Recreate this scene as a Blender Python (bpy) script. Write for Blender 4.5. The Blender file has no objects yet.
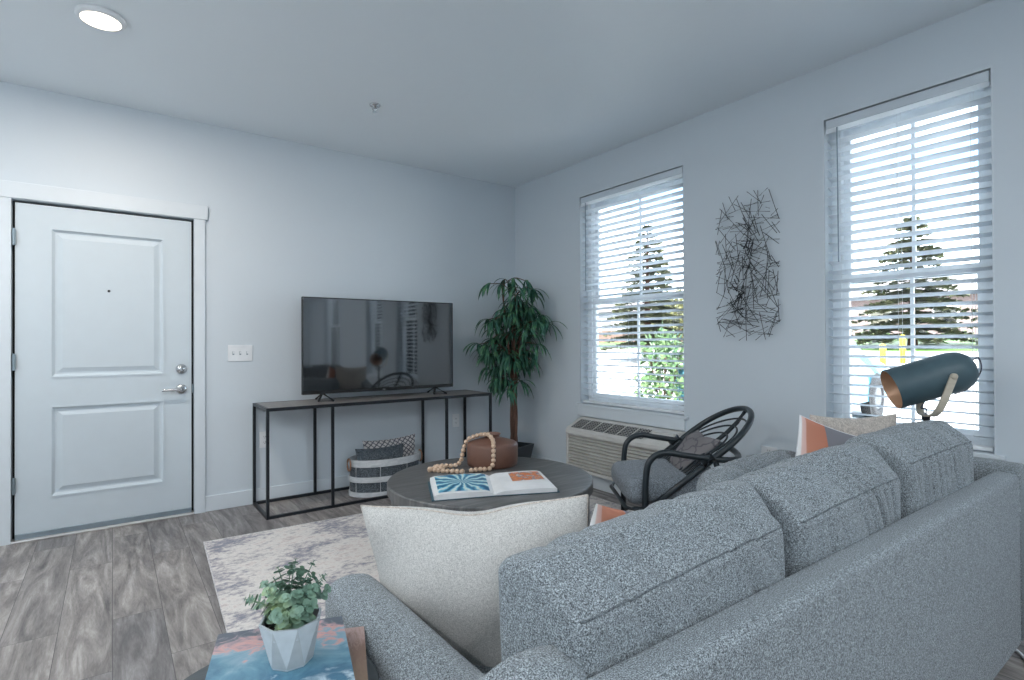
import bpy, bmesh, math, random
from mathutils import Vector, Matrix, noise
PI = math.pi
C = bpy.context.scene.collection
random.seed(7)
# ---------------------------------------------------------------- measures
D, E, H = 4.3693, 3.2592, 2.74          # TV wall (y), window wall (x), ceiling
XL, YB = -2.8, -4.4                     # the far sides of the room
CAM = Vector((0, 0, 1.1738))

# ---------------------------------------------------------------- materials
def newmat(name):
    m = bpy.data.materials.new(name); m.use_nodes = True
    nt = m.node_tree; b = nt.nodes['Principled BSDF']
    return m, nt, b
def N(nt, t, **kw):
    n = nt.nodes.new(t)
    for k, v in kw.items():
        if k in n.inputs: n.inputs[k].default_value = v
        else: setattr(n, k, v)
    return n
def rgb(c): return (c[0], c[1], c[2], 1)
def ramp(nt, stops):
    r = nt.nodes.new('ShaderNodeValToRGB'); e = r.color_ramp.elements
    e[0].position, e[0].color = stops[0][0], rgb(stops[0][1])
    e[1].position, e[1].color = stops[-1][0], rgb(stops[-1][1])
    for p, c in stops[1:-1]:
        x = e.new(p); x.color = rgb(c)
    return r
def coords(nt, scale=(1, 1, 1), rot=(0, 0, 0)):
    tc = nt.nodes.new('ShaderNodeTexCoord'); mp = nt.nodes.new('ShaderNodeMapping')
    mp.inputs['Scale'].default_value = scale; mp.inputs['Rotation'].default_value = rot
    nt.links.new(tc.outputs['Object'], mp.inputs['Vector'])
    return mp.outputs['Vector']
def bump(nt, b, h, strength=.3, dist=.002):
    bp = N(nt, 'ShaderNodeBump', Strength=strength, Distance=dist)
    nt.links.new(h, bp.inputs['Height']); nt.links.new(bp.outputs['Normal'], b.inputs['Normal'])
def plain(name, c, rough=.5, metal=0, spec=None, nscale=0, namt=.06, bstr=0):
    m, nt, b = newmat(name)
    b.inputs['Roughness'].default_value = rough; b.inputs['Metallic'].default_value = metal
    if spec is not None: b.inputs['Specular IOR Level'].default_value = spec
    n = N(nt, 'ShaderNodeTexNoise', Scale=nscale or 12, Detail=4)
    nt.links.new(coords(nt), n.inputs['Vector'])
    r = ramp(nt, [(.3, [x * (1 - namt) for x in c]), (.7, [min(1, x * (1 + namt)) for x in c])])
    nt.links.new(n.outputs['Fac'], r.inputs['Fac']); nt.links.new(r.outputs['Color'], b.inputs['Base Color'])
    if bstr: bump(nt, b, n.outputs['Fac'], bstr, .001)
    return m
def fabric(name, dark, light, scale=350, mid=None, bstr=.6, lo=.36, hi=.64, rough=.95, big=.36):
    m, nt, b = newmat(name); v = coords(nt)
    b.inputs['Roughness'].default_value = rough; b.inputs['Specular IOR Level'].default_value = .15
    b.inputs['Sheen Weight'].default_value = .15
    n = N(nt, 'ShaderNodeTexNoise', Scale=scale, Detail=2, Roughness=.7); nt.links.new(v, n.inputs['Vector'])
    r = ramp(nt, [(lo, dark), ((lo + hi) / 2, mid or [(a + c) / 2 for a, c in zip(dark, light)]), (hi, light)])
    nt.links.new(n.outputs['Fac'], r.inputs['Fac'])
    n2 = N(nt, 'ShaderNodeTexNoise', Scale=scale * .33, Detail=3); nt.links.new(v, n2.inputs['Vector'])
    mx = N(nt, 'ShaderNodeMix', data_type='RGBA', blend_type='MULTIPLY'); mx.inputs['Factor'].default_value = .55
    r2 = ramp(nt, [(.3, (1 - big, 1 - big, 1 - big)), (.7, (1 + big * .7, 1 + big * .7, 1 + big * .7))])
    nt.links.new(n2.outputs['Fac'], r2.inputs['Fac'])
    nt.links.new(r.outputs['Color'], mx.inputs[6]); nt.links.new(r2.outputs['Color'], mx.inputs[7])
    nt.links.new(mx.outputs[2], b.inputs['Base Color'])
    bump(nt, b, n.outputs['Fac'], bstr, .0025)
    return m
def leafmat(name, a, b_, c=None):
    m, nt, b = newmat(name)
    n = N(nt, 'ShaderNodeTexNoise', Scale=14, Detail=3); nt.links.new(coords(nt), n.inputs['Vector'])
    st = [(.3, a), (.7, b_)] if c is None else [(.3, a), (.52, b_), (.72, c)]
    r = ramp(nt, st); nt.links.new(n.outputs['Fac'], r.inputs['Fac'])
    nt.links.new(r.outputs['Color'], b.inputs['Base Color']); b.inputs['Roughness'].default_value = .5
    return m
M = {}
def wallpaint(name, c):
    m, nt, b = newmat(name); v = coords(nt)
    b.inputs['Base Color'].default_value = rgb(c); b.inputs['Roughness'].default_value = .5
    b.inputs['Specular IOR Level'].default_value = .3
    n = N(nt, 'ShaderNodeTexNoise', Scale=22, Detail=4); nt.links.new(v, n.inputs['Vector'])
    n2 = N(nt, 'ShaderNodeTexNoise', Scale=4, Detail=3); nt.links.new(v, n2.inputs['Vector'])
    a = N(nt, 'ShaderNodeMath', operation='ADD'); nt.links.new(n.outputs['Fac'], a.inputs[0]); nt.links.new(n2.outputs['Fac'], a.inputs[1])
    bump(nt, b, a.outputs[0], .12, .006)
    return m
M['wall'] = wallpaint('wall_paint', (.64, .695, .74))
M['ceiling'] = wallpaint('ceiling_paint', (.80, .85, .885))
M['trim'] = plain('trim_white', (.68, .73, .77), .35, namt=.012)
M['door'] = plain('door_paint', (.60, .665, .71), .32, namt=.012)
M['white'] = plain('white_satin', (.8, .82, .84), .35)
M['vinyl'] = plain('window_vinyl', (.82, .86, .89), .35)
M['steel'] = plain('brushed_steel', (.62, .63, .64), .22, 1)
M['hinge'] = plain('hinge_steel', (.30, .36, .40), .4, .8)
M['black'] = plain('black_metal', (.018, .022, .028), .38, .3)
M['chairtube'] = plain('black_lacquer_tube', (.02, .028, .034), .33)
M['dark'] = plain('dark_void', (.02, .022, .025), .7)
M['bezel'] = plain('tv_bezel', (.02, .021, .023), .25)
def floor_mat():
    m, nt, b = newmat('grey_oak_planks'); L = nt.links
    v = coords(nt, rot=(0, 0, PI / 2))
    br = N(nt, 'ShaderNodeTexBrick', Scale=1.0, offset=.37, offset_frequency=2)
    br.inputs['Brick Width'].default_value = 1.22; br.inputs['Row Height'].default_value = .18
    br.inputs['Mortar Size'].default_value = .0012; br.inputs['Bias'].default_value = 0
    br.inputs['Color1'].default_value = (.0, .0, .0, 1); br.inputs['Color2'].default_value = (1, 1, 1, 1); br.inputs['Mortar'].default_value = (.3, .3, .3, 1)
    L.new(v, br.inputs['Vector'])
    # grain: stretched, offset per plank
    sc = N(nt, 'ShaderNodeVectorMath', operation='MULTIPLY'); sc.inputs[1].default_value = (1.3, 9, 1)
    L.new(v, sc.inputs[0])
    ad = N(nt, 'ShaderNodeVectorMath', operation='ADD'); L.new(sc.outputs[0], ad.inputs[0])
    mul = N(nt, 'ShaderNodeVectorMath', operation='SCALE'); mul.inputs['Scale'].default_value = 9.0
    L.new(br.outputs['Color'], mul.inputs[0]); L.new(mul.outputs[0], ad.inputs[1])
    n = N(nt, 'ShaderNodeTexNoise', Scale=1.2, Detail=8, Roughness=.62, Distortion=1.6); L.new(ad.outputs[0], n.inputs['Vector'])
    w = N(nt, 'ShaderNodeTexNoise', Scale=9, Detail=5, Roughness=.7, Distortion=1.2); L.new(ad.outputs[0], w.inputs['Vector'])
    r = ramp(nt, [(.28, (.085, .082, .085)), (.45, (.20, .185, .18)), (.58, (.30, .28, .27)), (.74, (.46, .44, .43))])
    mixf = N(nt, 'ShaderNodeMath', operation='MULTIPLY_ADD'); mixf.inputs[1].default_value = .35; mixf.inputs[2].default_value = -.17
    L.new(w.outputs['Fac'], mixf.inputs[0])
    s = N(nt, 'ShaderNodeMath', operation='ADD'); L.new(n.outputs['Fac'], s.inputs[0]); L.new(mixf.outputs[0], s.inputs[1])
    L.new(s.outputs[0], r.inputs['Fac'])
    t = ramp(nt, [(0, (.78, .78, .80)), (1, (1.12, 1.09, 1.06))]); L.new(br.outputs['Color'], t.inputs['Fac'])
    mx = N(nt, 'ShaderNodeMix', data_type='RGBA', blend_type='MULTIPLY'); mx.inputs['Factor'].default_value = 1
    L.new(r.outputs['Color'], mx.inputs[6]); L.new(t.outputs['Color'], mx.inputs[7])
    mo = N(nt, 'ShaderNodeMix', data_type='RGBA'); L.new(br.outputs['Fac'], mo.inputs['Factor'])
    L.new(mx.outputs[2], mo.inputs[6]); mo.inputs[7].default_value = (.08, .075, .075, 1)
    L.new(mo.outputs[2], b.inputs['Base Color'])
    b.inputs['Roughness'].default_value = .42; b.inputs['Specular IOR Level'].default_value = .35
    bump(nt, b, s.outputs[0], .25, .002)
    return m
M['floor'] = floor_mat()
def rug_mat():
    m, nt, b = newmat('distressed_rug'); L = nt.links; v = coords(nt, (1, 1, 1))
    vs = coords(nt, (1.5, 2.2, 1))
    n = N(nt, 'ShaderNodeTexNoise', Scale=1.9, Detail=9, Roughness=.72, Distortion=.5); L.new(vs, n.inputs['Vector'])
    n2 = N(nt, 'ShaderNodeTexNoise', Scale=16, Detail=8, Roughness=.8); L.new(vs, n2.inputs['Vector'])
    mf = N(nt, 'ShaderNodeMath', operation='MULTIPLY_ADD'); mf.inputs[1].default_value = .85; mf.inputs[2].default_value = -.425
    L.new(n2.outputs['Fac'], mf.inputs[0])
    s = N(nt, 'ShaderNodeMath', operation='ADD'); L.new(n.outputs['Fac'], s.inputs[0]); L.new(mf.outputs[0], s.inputs[1])
    r = ramp(nt, [(.32, (.24, .25, .30)), (.41, (.38, .36, .39)), (.47, (.60, .56, .54)), (.56, (.74, .71, .675)), (.64, (.62, .54, .51)), (.74, (.42, .40, .42))])
    L.new(s.outputs[0], r.inputs['Fac']); L.new(r.outputs['Color'], b.inputs['Base Color'])
    n3 = N(nt, 'ShaderNodeTexNoise', Scale=260, Detail=2); L.new(v, n3.inputs['Vector'])
    bump(nt, b, n3.outputs['Fac'], .5, .003); b.inputs['Roughness'].default_value = .95
    return m
M['rug'] = rug_mat()
M['rugedge'] = fabric('rug_binding', (.42, .41, .42), (.75, .73, .72), 200)
M['sofa'] = fabric('grey_tweed', (.045, .05, .055), (.50, .555, .59), 430, mid=(.215, .24, .257), bstr=.45, lo=.33, hi=.67)
M['seam'] = fabric('grey_seam', (.06, .07, .08), (.22, .25, .27), 300)
M['chairseat'] = fabric('chair_tweed', (.075, .085, .10), (.38, .42, .46), 260, mid=(.20, .225, .25))
M['cream'] = fabric('cream_boucle', (.40, .39, .375), (.68, .66, .63), 420, mid=(.575, .555, .53), bstr=.4, big=.14)
M['beige'] = fabric('beige_linen', (.42, .36, .31), (.68, .61, .55), 240)
M['darkcush'] = fabric('charcoal_slub', (.03, .038, .045), (.19, .215, .235), 150, mid=(.085, .10, .115))
def colorblock():
    m, nt, b = newmat('colour_block_linen'); L = nt.links
    tc = N(nt, 'ShaderNodeTexCoord'); sp = N(nt, 'ShaderNodeSeparateXYZ'); L.new(tc.outputs['UV'], sp.inputs[0])
    r = ramp(nt, [(0, (.62, .57, .54)), (.12, (.62, .57, .54)), (.125, (.20, .20, .225)), (.78, (.22, .215, .24)), (.785, (.52, .20, .125)), (.955, (.56, .24, .16)), (.96, (.70, .45, .40)), (.986, (.74, .52, .47)), (.99, (.86, .85, .84)), (1, (.86, .85, .84))])
    r.color_ramp.interpolation = 'LINEAR'
    L.new(sp.outputs['X'], r.inputs['Fac']); L.new(r.outputs['Color'], b.inputs['Base Color'])
    n = N(nt, 'ShaderNodeTexNoise', Scale=400, Detail=2); L.new(tc.outputs['Object'], n.inputs['Vector'])
    bump(nt, b, n.outputs['Fac'], .35, .001); b.inputs['Roughness'].default_value = .85
    return m
M['block'] = colorblock()
def lattice(name, base, line, scale, width=.1, curvy=0.0):
    m, nt, b = newmat(name); L = nt.links
    tc = N(nt, 'ShaderNodeTexCoord'); mp = N(nt, 'ShaderNodeMapping'); mp.inputs['Scale'].default_value = (scale, scale, 1); mp.inputs['Rotation'].default_value = (0, 0, PI / 4)
    L.new(tc.outputs['UV'], mp.inputs['Vector'])
    vec = mp.outputs['Vector']
    if curvy:
        n = N(nt, 'ShaderNodeTexNoise', Scale=curvy, Detail=1); L.new(mp.outputs['Vector'], n.inputs['Vector'])
        mm = N(nt, 'ShaderNodeMix', data_type='RGBA', blend_type='LINEAR_LIGHT'); mm.inputs['Factor'].default_value = .45
        L.new(mp.outputs['Vector'], mm.inputs[6]); L.new(n.outputs['Color'], mm.inputs[7]); vec = mm.outputs[2]
    sp = N(nt, 'ShaderNodeSeparateXYZ'); L.new(vec, sp.inputs[0])
    outs = []
    for ax in ('X', 'Y'):
        f = N(nt, 'ShaderNodeMath', operation='FRACT'); L.new(sp.outputs[ax], f.inputs[0])
        c = N(nt, 'ShaderNodeMath', operation='LESS_THAN'); c.inputs[1].default_value = width; L.new(f.outputs[0], c.inputs[0]); outs.append(c)
    mx = N(nt, 'ShaderNodeMath', operation='MAXIMUM'); L.new(outs[0].outputs[0], mx.inputs[0]); L.new(outs[1].outputs[0], mx.inputs[1])
    r = ramp(nt, [(0, base), (1, line)]); L.new(mx.outputs[0], r.inputs['Fac']); L.new(r.outputs['Color'], b.inputs['Base Color'])
    b.inputs['Roughness'].default_value = .9
    return m
M['lattice'] = lattice('lattice_weave', (.66, .62, .60), (.13, .13, .15), 14, .28)
M['loops'] = lattice('taupe_loops', (.20, .185, .19), (.11, .105, .115), 3.2, .12, 1.6)
def wood(name, cs, scale=(2, 22, 2), rough=.45, rot=(0, 0, 0), strength=.15):
    m, nt, b = newmat(name); L = nt.links
    n = N(nt, 'ShaderNodeTexNoise', Scale=1.6, Detail=8, Roughness=.65, Distortion=.8); L.new(coords(nt, scale, rot), n.inputs['Vector'])
    r = ramp(nt, [(.3 + .4 * i / (len(cs) - 1), c) for i, c in enumerate(cs)])
    L.new(n.outputs['Fac'], r.inputs['Fac']); L.new(r.outputs['Color'], b.inputs['Base Color'])
    b.inputs['Roughness'].default_value = rough; bump(nt, b, n.outputs['Fac'], strength, .002)
    return m
M['tablewood'] = wood('smoky_table_wood', [(.075, .078, .08), (.125, .125, .125), (.20, .195, .19)], rot=(0, 0, .25), rough=.36)
M['sidetable'] = wood('slate_side_table', [(.035, .045, .052), (.065, .08, .09)], rough=.3)
M['consoletop'] = wood('console_board', [(.16, .15, .145), (.26, .235, .22)], (14, 2, 2), rough=.4)
M['ash'] = wood('pale_ash', [(.46, .40, .31), (.60, .54, .44)], (3, 3, 12), .5)
M['bead'] = wood('bead_wood', [(.56, .38, .26), (.74, .56, .42)], (20, 20, 20), .55)
M['basketwood'] = wood('whitewashed_band', [(.46, .48, .50), (.72, .73, .74)], (10, 10, 30), .6)
M['leather'] = plain('tan_leather', (.40, .22, .14), .6)
M['terracotta'] = plain('brown_clay', (.165, .080, .055), .42, nscale=30, bstr=.1)
M['lampshade'] = plain('slate_blue_shade', (.06, .105, .125), .45, nscale=25)
M['copper'] = plain('copper_lining', (.62, .36, .22), .35, .25)
M['cord'] = plain('purple_black_cord', (.05, .045, .075), .5)
M['whitecord'] = plain('white_cord', (.8, .8, .82), .4)
M['concrete'] = plain('pale_concrete', (.52, .56, .59), .8, nscale=60, bstr=.2)
M['concrete2'] = plain('grey_concrete_facets', (.44, .465, .48), .85, nscale=60, bstr=.2)
M['soil'] = plain('dark_soil', (.03, .025, .02), .95, nscale=90, namt=.5, bstr=.6)
M['bark'] = wood('brown_bark', [(.05, .028, .022), (.13, .065, .045), (.22, .11, .075)], (20, 20, 4), .8, strength=.6)
M['pot'] = plain('black_planter', (.02, .028, .034), .45)
M['leaf_d'] = leafmat('dark_willow_leaf', (.008, .045, .034), (.035, .135, .085), (.13, .30, .13))
M['euc'] = leafmat('eucalyptus_leaf', (.055, .13, .085), (.20, .32, .24), (.34, .44, .22))
M['paper'] = plain('page_paper', (.80, .80, .80), .7)
M['acplastic'] = plain('ac_plastic', (.60, .585, .555), .45)
M['screen'], _nt, _b = newmat('tv_glass')
_b.inputs['Base Color'].default_value = (.006, .008, .010, 1); _b.inputs['Roughness'].default_value = .045; _b.inputs['Specular IOR Level'].default_value = 1.0
_b.inputs['IOR'].default_value = 1.9
def emis(name, c, s):
    m = bpy.data.materials.new(name); m.use_nodes = True; nt = m.node_tree; nt.nodes.clear()
    o = nt.nodes.new('ShaderNodeOutputMaterial'); e = N(nt, 'ShaderNodeEmission', Strength=s); e.inputs['Color'].default_value = rgb(c)
    nt.links.new(e.outputs[0], o.inputs[0]); return m
M['glow'] = emis('lamp_diffuser', (1, .86, .68), 3.5)
def glass():
    m = bpy.data.materials.new('window_glass'); m.use_nodes = True; nt = m.node_tree; nt.nodes.clear()
    o = nt.nodes.new('ShaderNodeOutputMaterial'); mx = nt.nodes.new('ShaderNodeMixShader')
    t = nt.nodes.new('ShaderNodeBsdfTransparent'); t.inputs[0].default_value = (.94, .97, .98, 1)
    g = N(nt, 'ShaderNodeBsdfGlossy', Roughness=.02); f = N(nt, 'ShaderNodeFresnel', IOR=1.25)
    nt.links.new(f.outputs[0], mx.inputs[0]); nt.links.new(t.outputs[0], mx.inputs[1]); nt.links.new(g.outputs[0], mx.inputs[2]); nt.links.new(mx.outputs[0], o.inputs[0])
    return m
M['glass'] = glass()
def blindmat():
    m = bpy.data.materials.new('faux_wood_slat'); m.use_nodes = True; nt = m.node_tree; nt.nodes.clear()
    o = nt.nodes.new('ShaderNodeOutputMaterial'); mx = N(nt, 'ShaderNodeMixShader'); mx.inputs[0].default_value = .5
    d = nt.nodes.new('ShaderNodeBsdfDiffuse'); t = nt.nodes.new('ShaderNodeBsdfTranslucent')
    n = N(nt, 'ShaderNodeTexNoise', Scale=6); nt.links.new(coords(nt), n.inputs['Vector'])
    r = ramp(nt, [(.3, (.84, .87, .90)), (.7, (.88, .90, .92))]); nt.links.new(n.outputs['Fac'], r.inputs['Fac'])
    nt.links.new(r.outputs['Color'], d.inputs[0]); t.inputs[0].default_value = (.88, .91, .93, 1)
    nt.links.new(d.outputs[0], mx.inputs[1]); nt.links.new(t.outputs[0], mx.inputs[2]); nt.links.new(mx.outputs[0], o.inputs[0])
    return m
M['slat'] = blindmat()

# ---------------------------------------------------------------- mesh helpers
def obj(name, bm, mat, parent=None, smooth=False, mats=None):
    me = bpy.data.meshes.new(name)
    bmesh.ops.recalc_face_normals(bm, faces=bm.faces[:])
    bm.to_mesh(me); bm.free()
    for m_ in (mats or [mat]): me.materials.append(m_)
    if smooth:
        for p in me.polygons: p.use_smooth = True
    o = bpy.data.objects.new(name, me); C.objects.link(o)
    if parent:
        o.parent = parent; o.matrix_parent_inverse = root_inv(parent)
    return o
def root_inv(p):
    m = p.matrix_basis.copy(); q = p
    while q.parent:
        m = q.parent.matrix_basis @ q.matrix_parent_inverse @ m if False else q.parent.matrix_basis @ q.matrix_parent_inverse @ m
        q = q.parent
    return m.inverted()
def tag(o, label=None, cat=None, group=None, kind=None):
    if label: o['label'] = label
    if cat: o['category'] = cat
    if group: o['group'] = group
    if kind: o['kind'] = kind
    return o
def thing(name, label, cat, loc, group=None):
    o = bpy.data.objects.new(name, None); C.objects.link(o); o.location = loc; o.empty_display_size = .05
    return tag(o, label, cat, group)
def box(bm, a, b, mi=0):
    x0, y0, z0 = [min(p, q) for p, q in zip(a, b)]; x1, y1, z1 = [max(p, q) for p, q in zip(a, b)]
    v = [bm.verts.new(p) for p in ((x0, y0, z0), (x1, y0, z0), (x1, y1, z0), (x0, y1, z0), (x0, y0, z1), (x1, y0, z1), (x1, y1, z1), (x0, y1, z1))]
    for f in ((0, 3, 2, 1), (4, 5, 6, 7), (0, 1, 5, 4), (1, 2, 6, 5), (2, 3, 7, 6), (3, 0, 4, 7)):
        bm.faces.new([v[i] for i in f]).material_index = mi
    return v
def B(*boxes):
    bm = bmesh.new()
    for a, b in boxes: box(bm, a, b)
    return bm
def BB(a, b, r=.005, seg=2):
    bm = B((a, b)); bmesh.ops.bevel(bm, geom=bm.edges[:], offset=r, segments=seg, profile=.5, affect='EDGES'); return bm
def frame3(t):
    t = t.normalized(); up = Vector((0, 0, 1)) if abs(t.z) < .93 else Vector((1, 0, 0))
    a = t.cross(up).normalized(); return a, a.cross(t).normalized()
def tube(bm, pts, r, seg=10, closed=False, cap=True):
    pts = [Vector(p) for p in pts]; n = len(pts); rings = []; pa = None
    for i, p in enumerate(pts):
        if closed: t = pts[(i + 1) % n] - pts[i - 1]
        else: t = pts[min(i + 1, n - 1)] - pts[max(i - 1, 0)]
        if t.length < 1e-9: t = Vector((0, 0, 1))
        t.normalize()
        if pa is None: a, b = frame3(t)
        else:
            a = (pa - t * pa.dot(t)); a = a.normalized() if a.length > 1e-6 else frame3(t)[0]; b = t.cross(a)
        pa = a; rr = r[i] if isinstance(r, (list, tuple)) else r
        rings.append([bm.verts.new(p + (a * math.cos(2 * PI * k / seg) + b * math.sin(2 * PI * k / seg)) * rr) for k in range(seg)])
    for i in range(n if closed else n - 1):
        A, Bq = rings[i], rings[(i + 1) % n]
        for k in range(seg): bm.faces.new((A[k], A[(k + 1) % seg], Bq[(k + 1) % seg], Bq[k]))
    if cap and not closed: bm.faces.new(rings[0][::-1]); bm.faces.new(rings[-1])
def T(*args, **k):
    bm = bmesh.new(); tube(bm, *args, **k); return bm
def lathe(bm, prof, cen, seg=40, axis=None, cap0=True, cap1=True, sx=1, sy=1):
    cen = Vector(cen)
    if axis is None: a, b, c = Vector((1, 0, 0)), Vector((0, 1, 0)), Vector((0, 0, 1))
    else:
        c = Vector(axis).normalized(); a, b = frame3(c)
    rings = [[bm.verts.new(cen + c * z + (a * math.cos(2 * PI * k / seg) * sx + b * math.sin(2 * PI * k / seg) * sy) * r) for k in range(seg)] for r, z in prof]
    for A, Bq in zip(rings, rings[1:]):
        for k in range(seg): bm.faces.new((A[k], A[(k + 1) % seg], Bq[(k + 1) % seg], Bq[k]))
    if cap0: bm.faces.new(rings[0][::-1])
    if cap1: bm.faces.new(rings[-1])
def Lt(prof, cen, **k):
    bm = bmesh.new(); lathe(bm, prof, cen, **k); return bm
def spline(pts, n=8, closed=False):
    P = [Vector(p) for p in pts]; out = []; m = len(P)
    rng = range(m) if closed else range(m - 1)
    for i in rng:
        if closed: p0, p1, p2, p3 = P[i - 1], P[i], P[(i + 1) % m], P[(i + 2) % m]
        else: p0, p1, p2, p3 = P[max(i - 1, 0)], P[i], P[i + 1], P[min(i + 2, m - 1)]
        for k in range(n):
            t = k / n
            out.append(.5 * ((2 * p1) + (p2 - p0) * t + (2 * p0 - 5 * p1 + 4 * p2 - p3) * t * t + (3 * p1 - p0 - 3 * p2 + p3) * t ** 3))
    if not closed: out.append(P[-1])
    return out
def copy_tree(o, parent=None):
    c = o.copy(); C.objects.link(c); c.parent = parent
    for ch in list(o.children): copy_tree(ch, c)
    return c
def pillow(name, W, Hh, Tt, mat, cen, U, V, parent=None, seed=0, conc=.09, sag=0, n=34, wr=.006, p=.5, corner=0):
    """soft throw pillow: U = width direction, V = height direction; faces puffed, corners pulled out"""
    U = Vector(U).normalized(); V = Vector(V); V = (V - U * V.dot(U)).normalized(); W3 = U.cross(V); cen = Vector(cen)
    bm = bmesh.new(); uvl = bm.loops.layers.uv.new('UVMap'); uvs = {}
    def P(u, v, s):
        cu = 1 - conc * (1 - v * v) ** 1; cv = 1 - conc * (1 - u * u)
        x = W / 2 * u * cu; y = Hh / 2 * v * cv
        if sag: y -= sag * math.exp(-(u / .33) ** 2) * max(0, (v + .3) / 1.3) ** 1.3
        k = max(0, (1 - u ** 2) * (1 - v ** 2)) ** p
        z = s * Tt / 2 * k
        q = Vector((x * 7 + seed, y * 7, s * 2))
        z += s * wr * noise.noise(q) * min(1, k * 3) * 2
        z += wr * 1.6 * math.sin(9 * u * v + seed) * (abs(u) * abs(v)) * (1 - max(abs(u), abs(v)) ** 6)
        return cen + U * x + V * y + W3 * z
    g = {}
    for s in (1, -1):
        for i in range(n + 1):
            for j in range(n + 1):
                if s == -1 and (i in (0, n) or j in (0, n)): g[(s, i, j)] = g[(1, i, j)]; continue
                u = math.sin(PI / 2 * (2 * i / n - 1)); v = math.sin(PI / 2 * (2 * j / n - 1))
                vt = bm.verts.new(P(u, v, s)); g[(s, i, j)] = vt; uvs[vt] = ((u + 1) / 2, (v + 1) / 2)
        for i in range(n):
            for j in range(n):
                q = (g[(s, i, j)], g[(s, i + 1, j)], g[(s, i + 1, j + 1)], g[(s, i, j + 1)])
                f = bm.faces.new(q if s == 1 else q[::-1])
                for l in f.loops: l[uvl].uv = uvs[l.vert]
    o = obj(name, bm, mat, parent, smooth=True)
    rim = [P(math.sin(PI / 2 * (2 * i / n - 1)), -1, 1) for i in range(n)] + [P(1, math.sin(PI / 2 * (2 * i / n - 1)), 1) for i in range(n)] + \
          [P(-math.sin(PI / 2 * (2 * i / n - 1)), 1, 1) for i in range(n)] + [P(-1, -math.sin(PI / 2 * (2 * i / n - 1)), 1) for i in range(n)]
    return o, rim
def crease(x, z, w, seed, k):
    # long sewn-in gathers: narrow valleys running over the top and slanting down the face
    xx = (x + .22 * z + .05 * w) * k + 1.3 * noise.noise(Vector((x * 3 + seed, z * 2.5, 2.2))); i = math.floor(xx); f = xx - i
    amp = max(0, .25 + 1.9 * noise.noise(Vector((i * 1.37 + seed, 4.1, 0))) + .35)
    reach = .5 + .9 * noise.noise(Vector((i * 2.1 + seed, 9.3, 1)))
    fade = max(0, min(1, (z + .16 * reach + .10) / .10))
    g = (f - .5) / (.10 if f < .5 else .26)
    return amp * fade * math.exp(-g * g)
def boxcushion(name, size, r, mat, cen, rot=(0, 0, 0), parent=None, n=26, bulge=.03, ridge=.0, seed=0, ridgek=26, sagx=0, crown=0, drop=0, skew=0):
    """upholstered box cushion, rounded and slightly overstuffed, with sewn-in gathers along the top"""
    bm = bmesh.new(); bmesh.ops.create_cube(bm, size=2)
    bmesh.ops.subdivide_edges(bm, edges=bm.edges[:], cuts=n, use_grid_fill=True)
    hx, hy, hz = [s / 2 for s in size]; R3 = Matrix.Rotation(rot[2], 3, 'Z') @ Matrix.Rotation(rot[1], 3, 'Y') @ Matrix.Rotation(rot[0], 3, 'X')
    c = Vector(cen); seam = []; grid = sorted({round(v.co.z, 4) for v in bm.verts}); lv = min(grid, key=lambda g: abs(g - .90))
    for v in bm.verts:
        on = abs(v.co.y + 1) < 1e-4 and abs(v.co.z - lv) < 1e-3 and abs(v.co.x) < .93; ox = v.co.x
        a = [max(-1, min(1, t)) for t in v.co]
        q = Vector((math.sin(a[0] * PI / 2) * hx, math.sin(a[1] * PI / 2) * hy, math.sin(a[2] * PI / 2) * hz))
        inner = Vector((max(-hx + r, min(hx - r, q.x)), max(-hy + r, min(hy - r, q.y)), max(-hz + r, min(hz - r, q.z))))
        d = q - inner
        if d.length > 1e-9: q = inner + d.normalized() * r
        u, w, z = q.x / hx, q.y / hy, q.z / hz
        mx = (1 - min(1, u * u)); mz = (1 - min(1, z * z)); my = (1 - min(1, w * w))
        q.y += math.copysign(bulge * mx * mz, w) * min(1, abs(w) * 1.5)
        q.z += (bulge * .6 + crown) * mx * max(0, z) - sagx * mx * max(0, z) * 0
        q.x += math.copysign(bulge * .5 * my * mz, u) * abs(u)
        q.x += skew * w * max(0, u) ** 3 + skew * .4 * w * min(0, u)
        q.z -= drop * max(0, z) ** 2 * (max(0, -w) ** 1.2 + .25 * max(0, w) ** 2)
        if ridge:
            top = 1
            n_ = Vector((0, w * abs(w), max(0, z) ** 3)); n_ = n_.normalized() if n_.length > 1e-6 else Vector((0, 0, 1))
            q -= n_ * ridge * (1 + 1.3 * max(0, z) ** 2) * crease(q.x, q.z, w, seed, ridgek) * top * min(1, 2.2 * (1 - abs(u)) + .12)
            q += n_ * min(ridge, .012) * .5 * noise.noise(Vector((q.x * 9 + seed, q.y * 6, q.z * 4)))
        q += Vector((1, 1, 1)) * 0
        nn = noise.noise(Vector((q.x * 5 + seed, q.y * 5, q.z * 5))) * .006
        q *= (1 + nn)
        v.co = c + R3 @ q
        if on: seam.append((ox, v.co.copy()))
    o = obj(name, bm, mat, parent, smooth=True); SEAMS[o.name] = [p for _, p in sorted(seam, key=lambda t: t[0])]
    return o
SEAMS = {}

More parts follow.
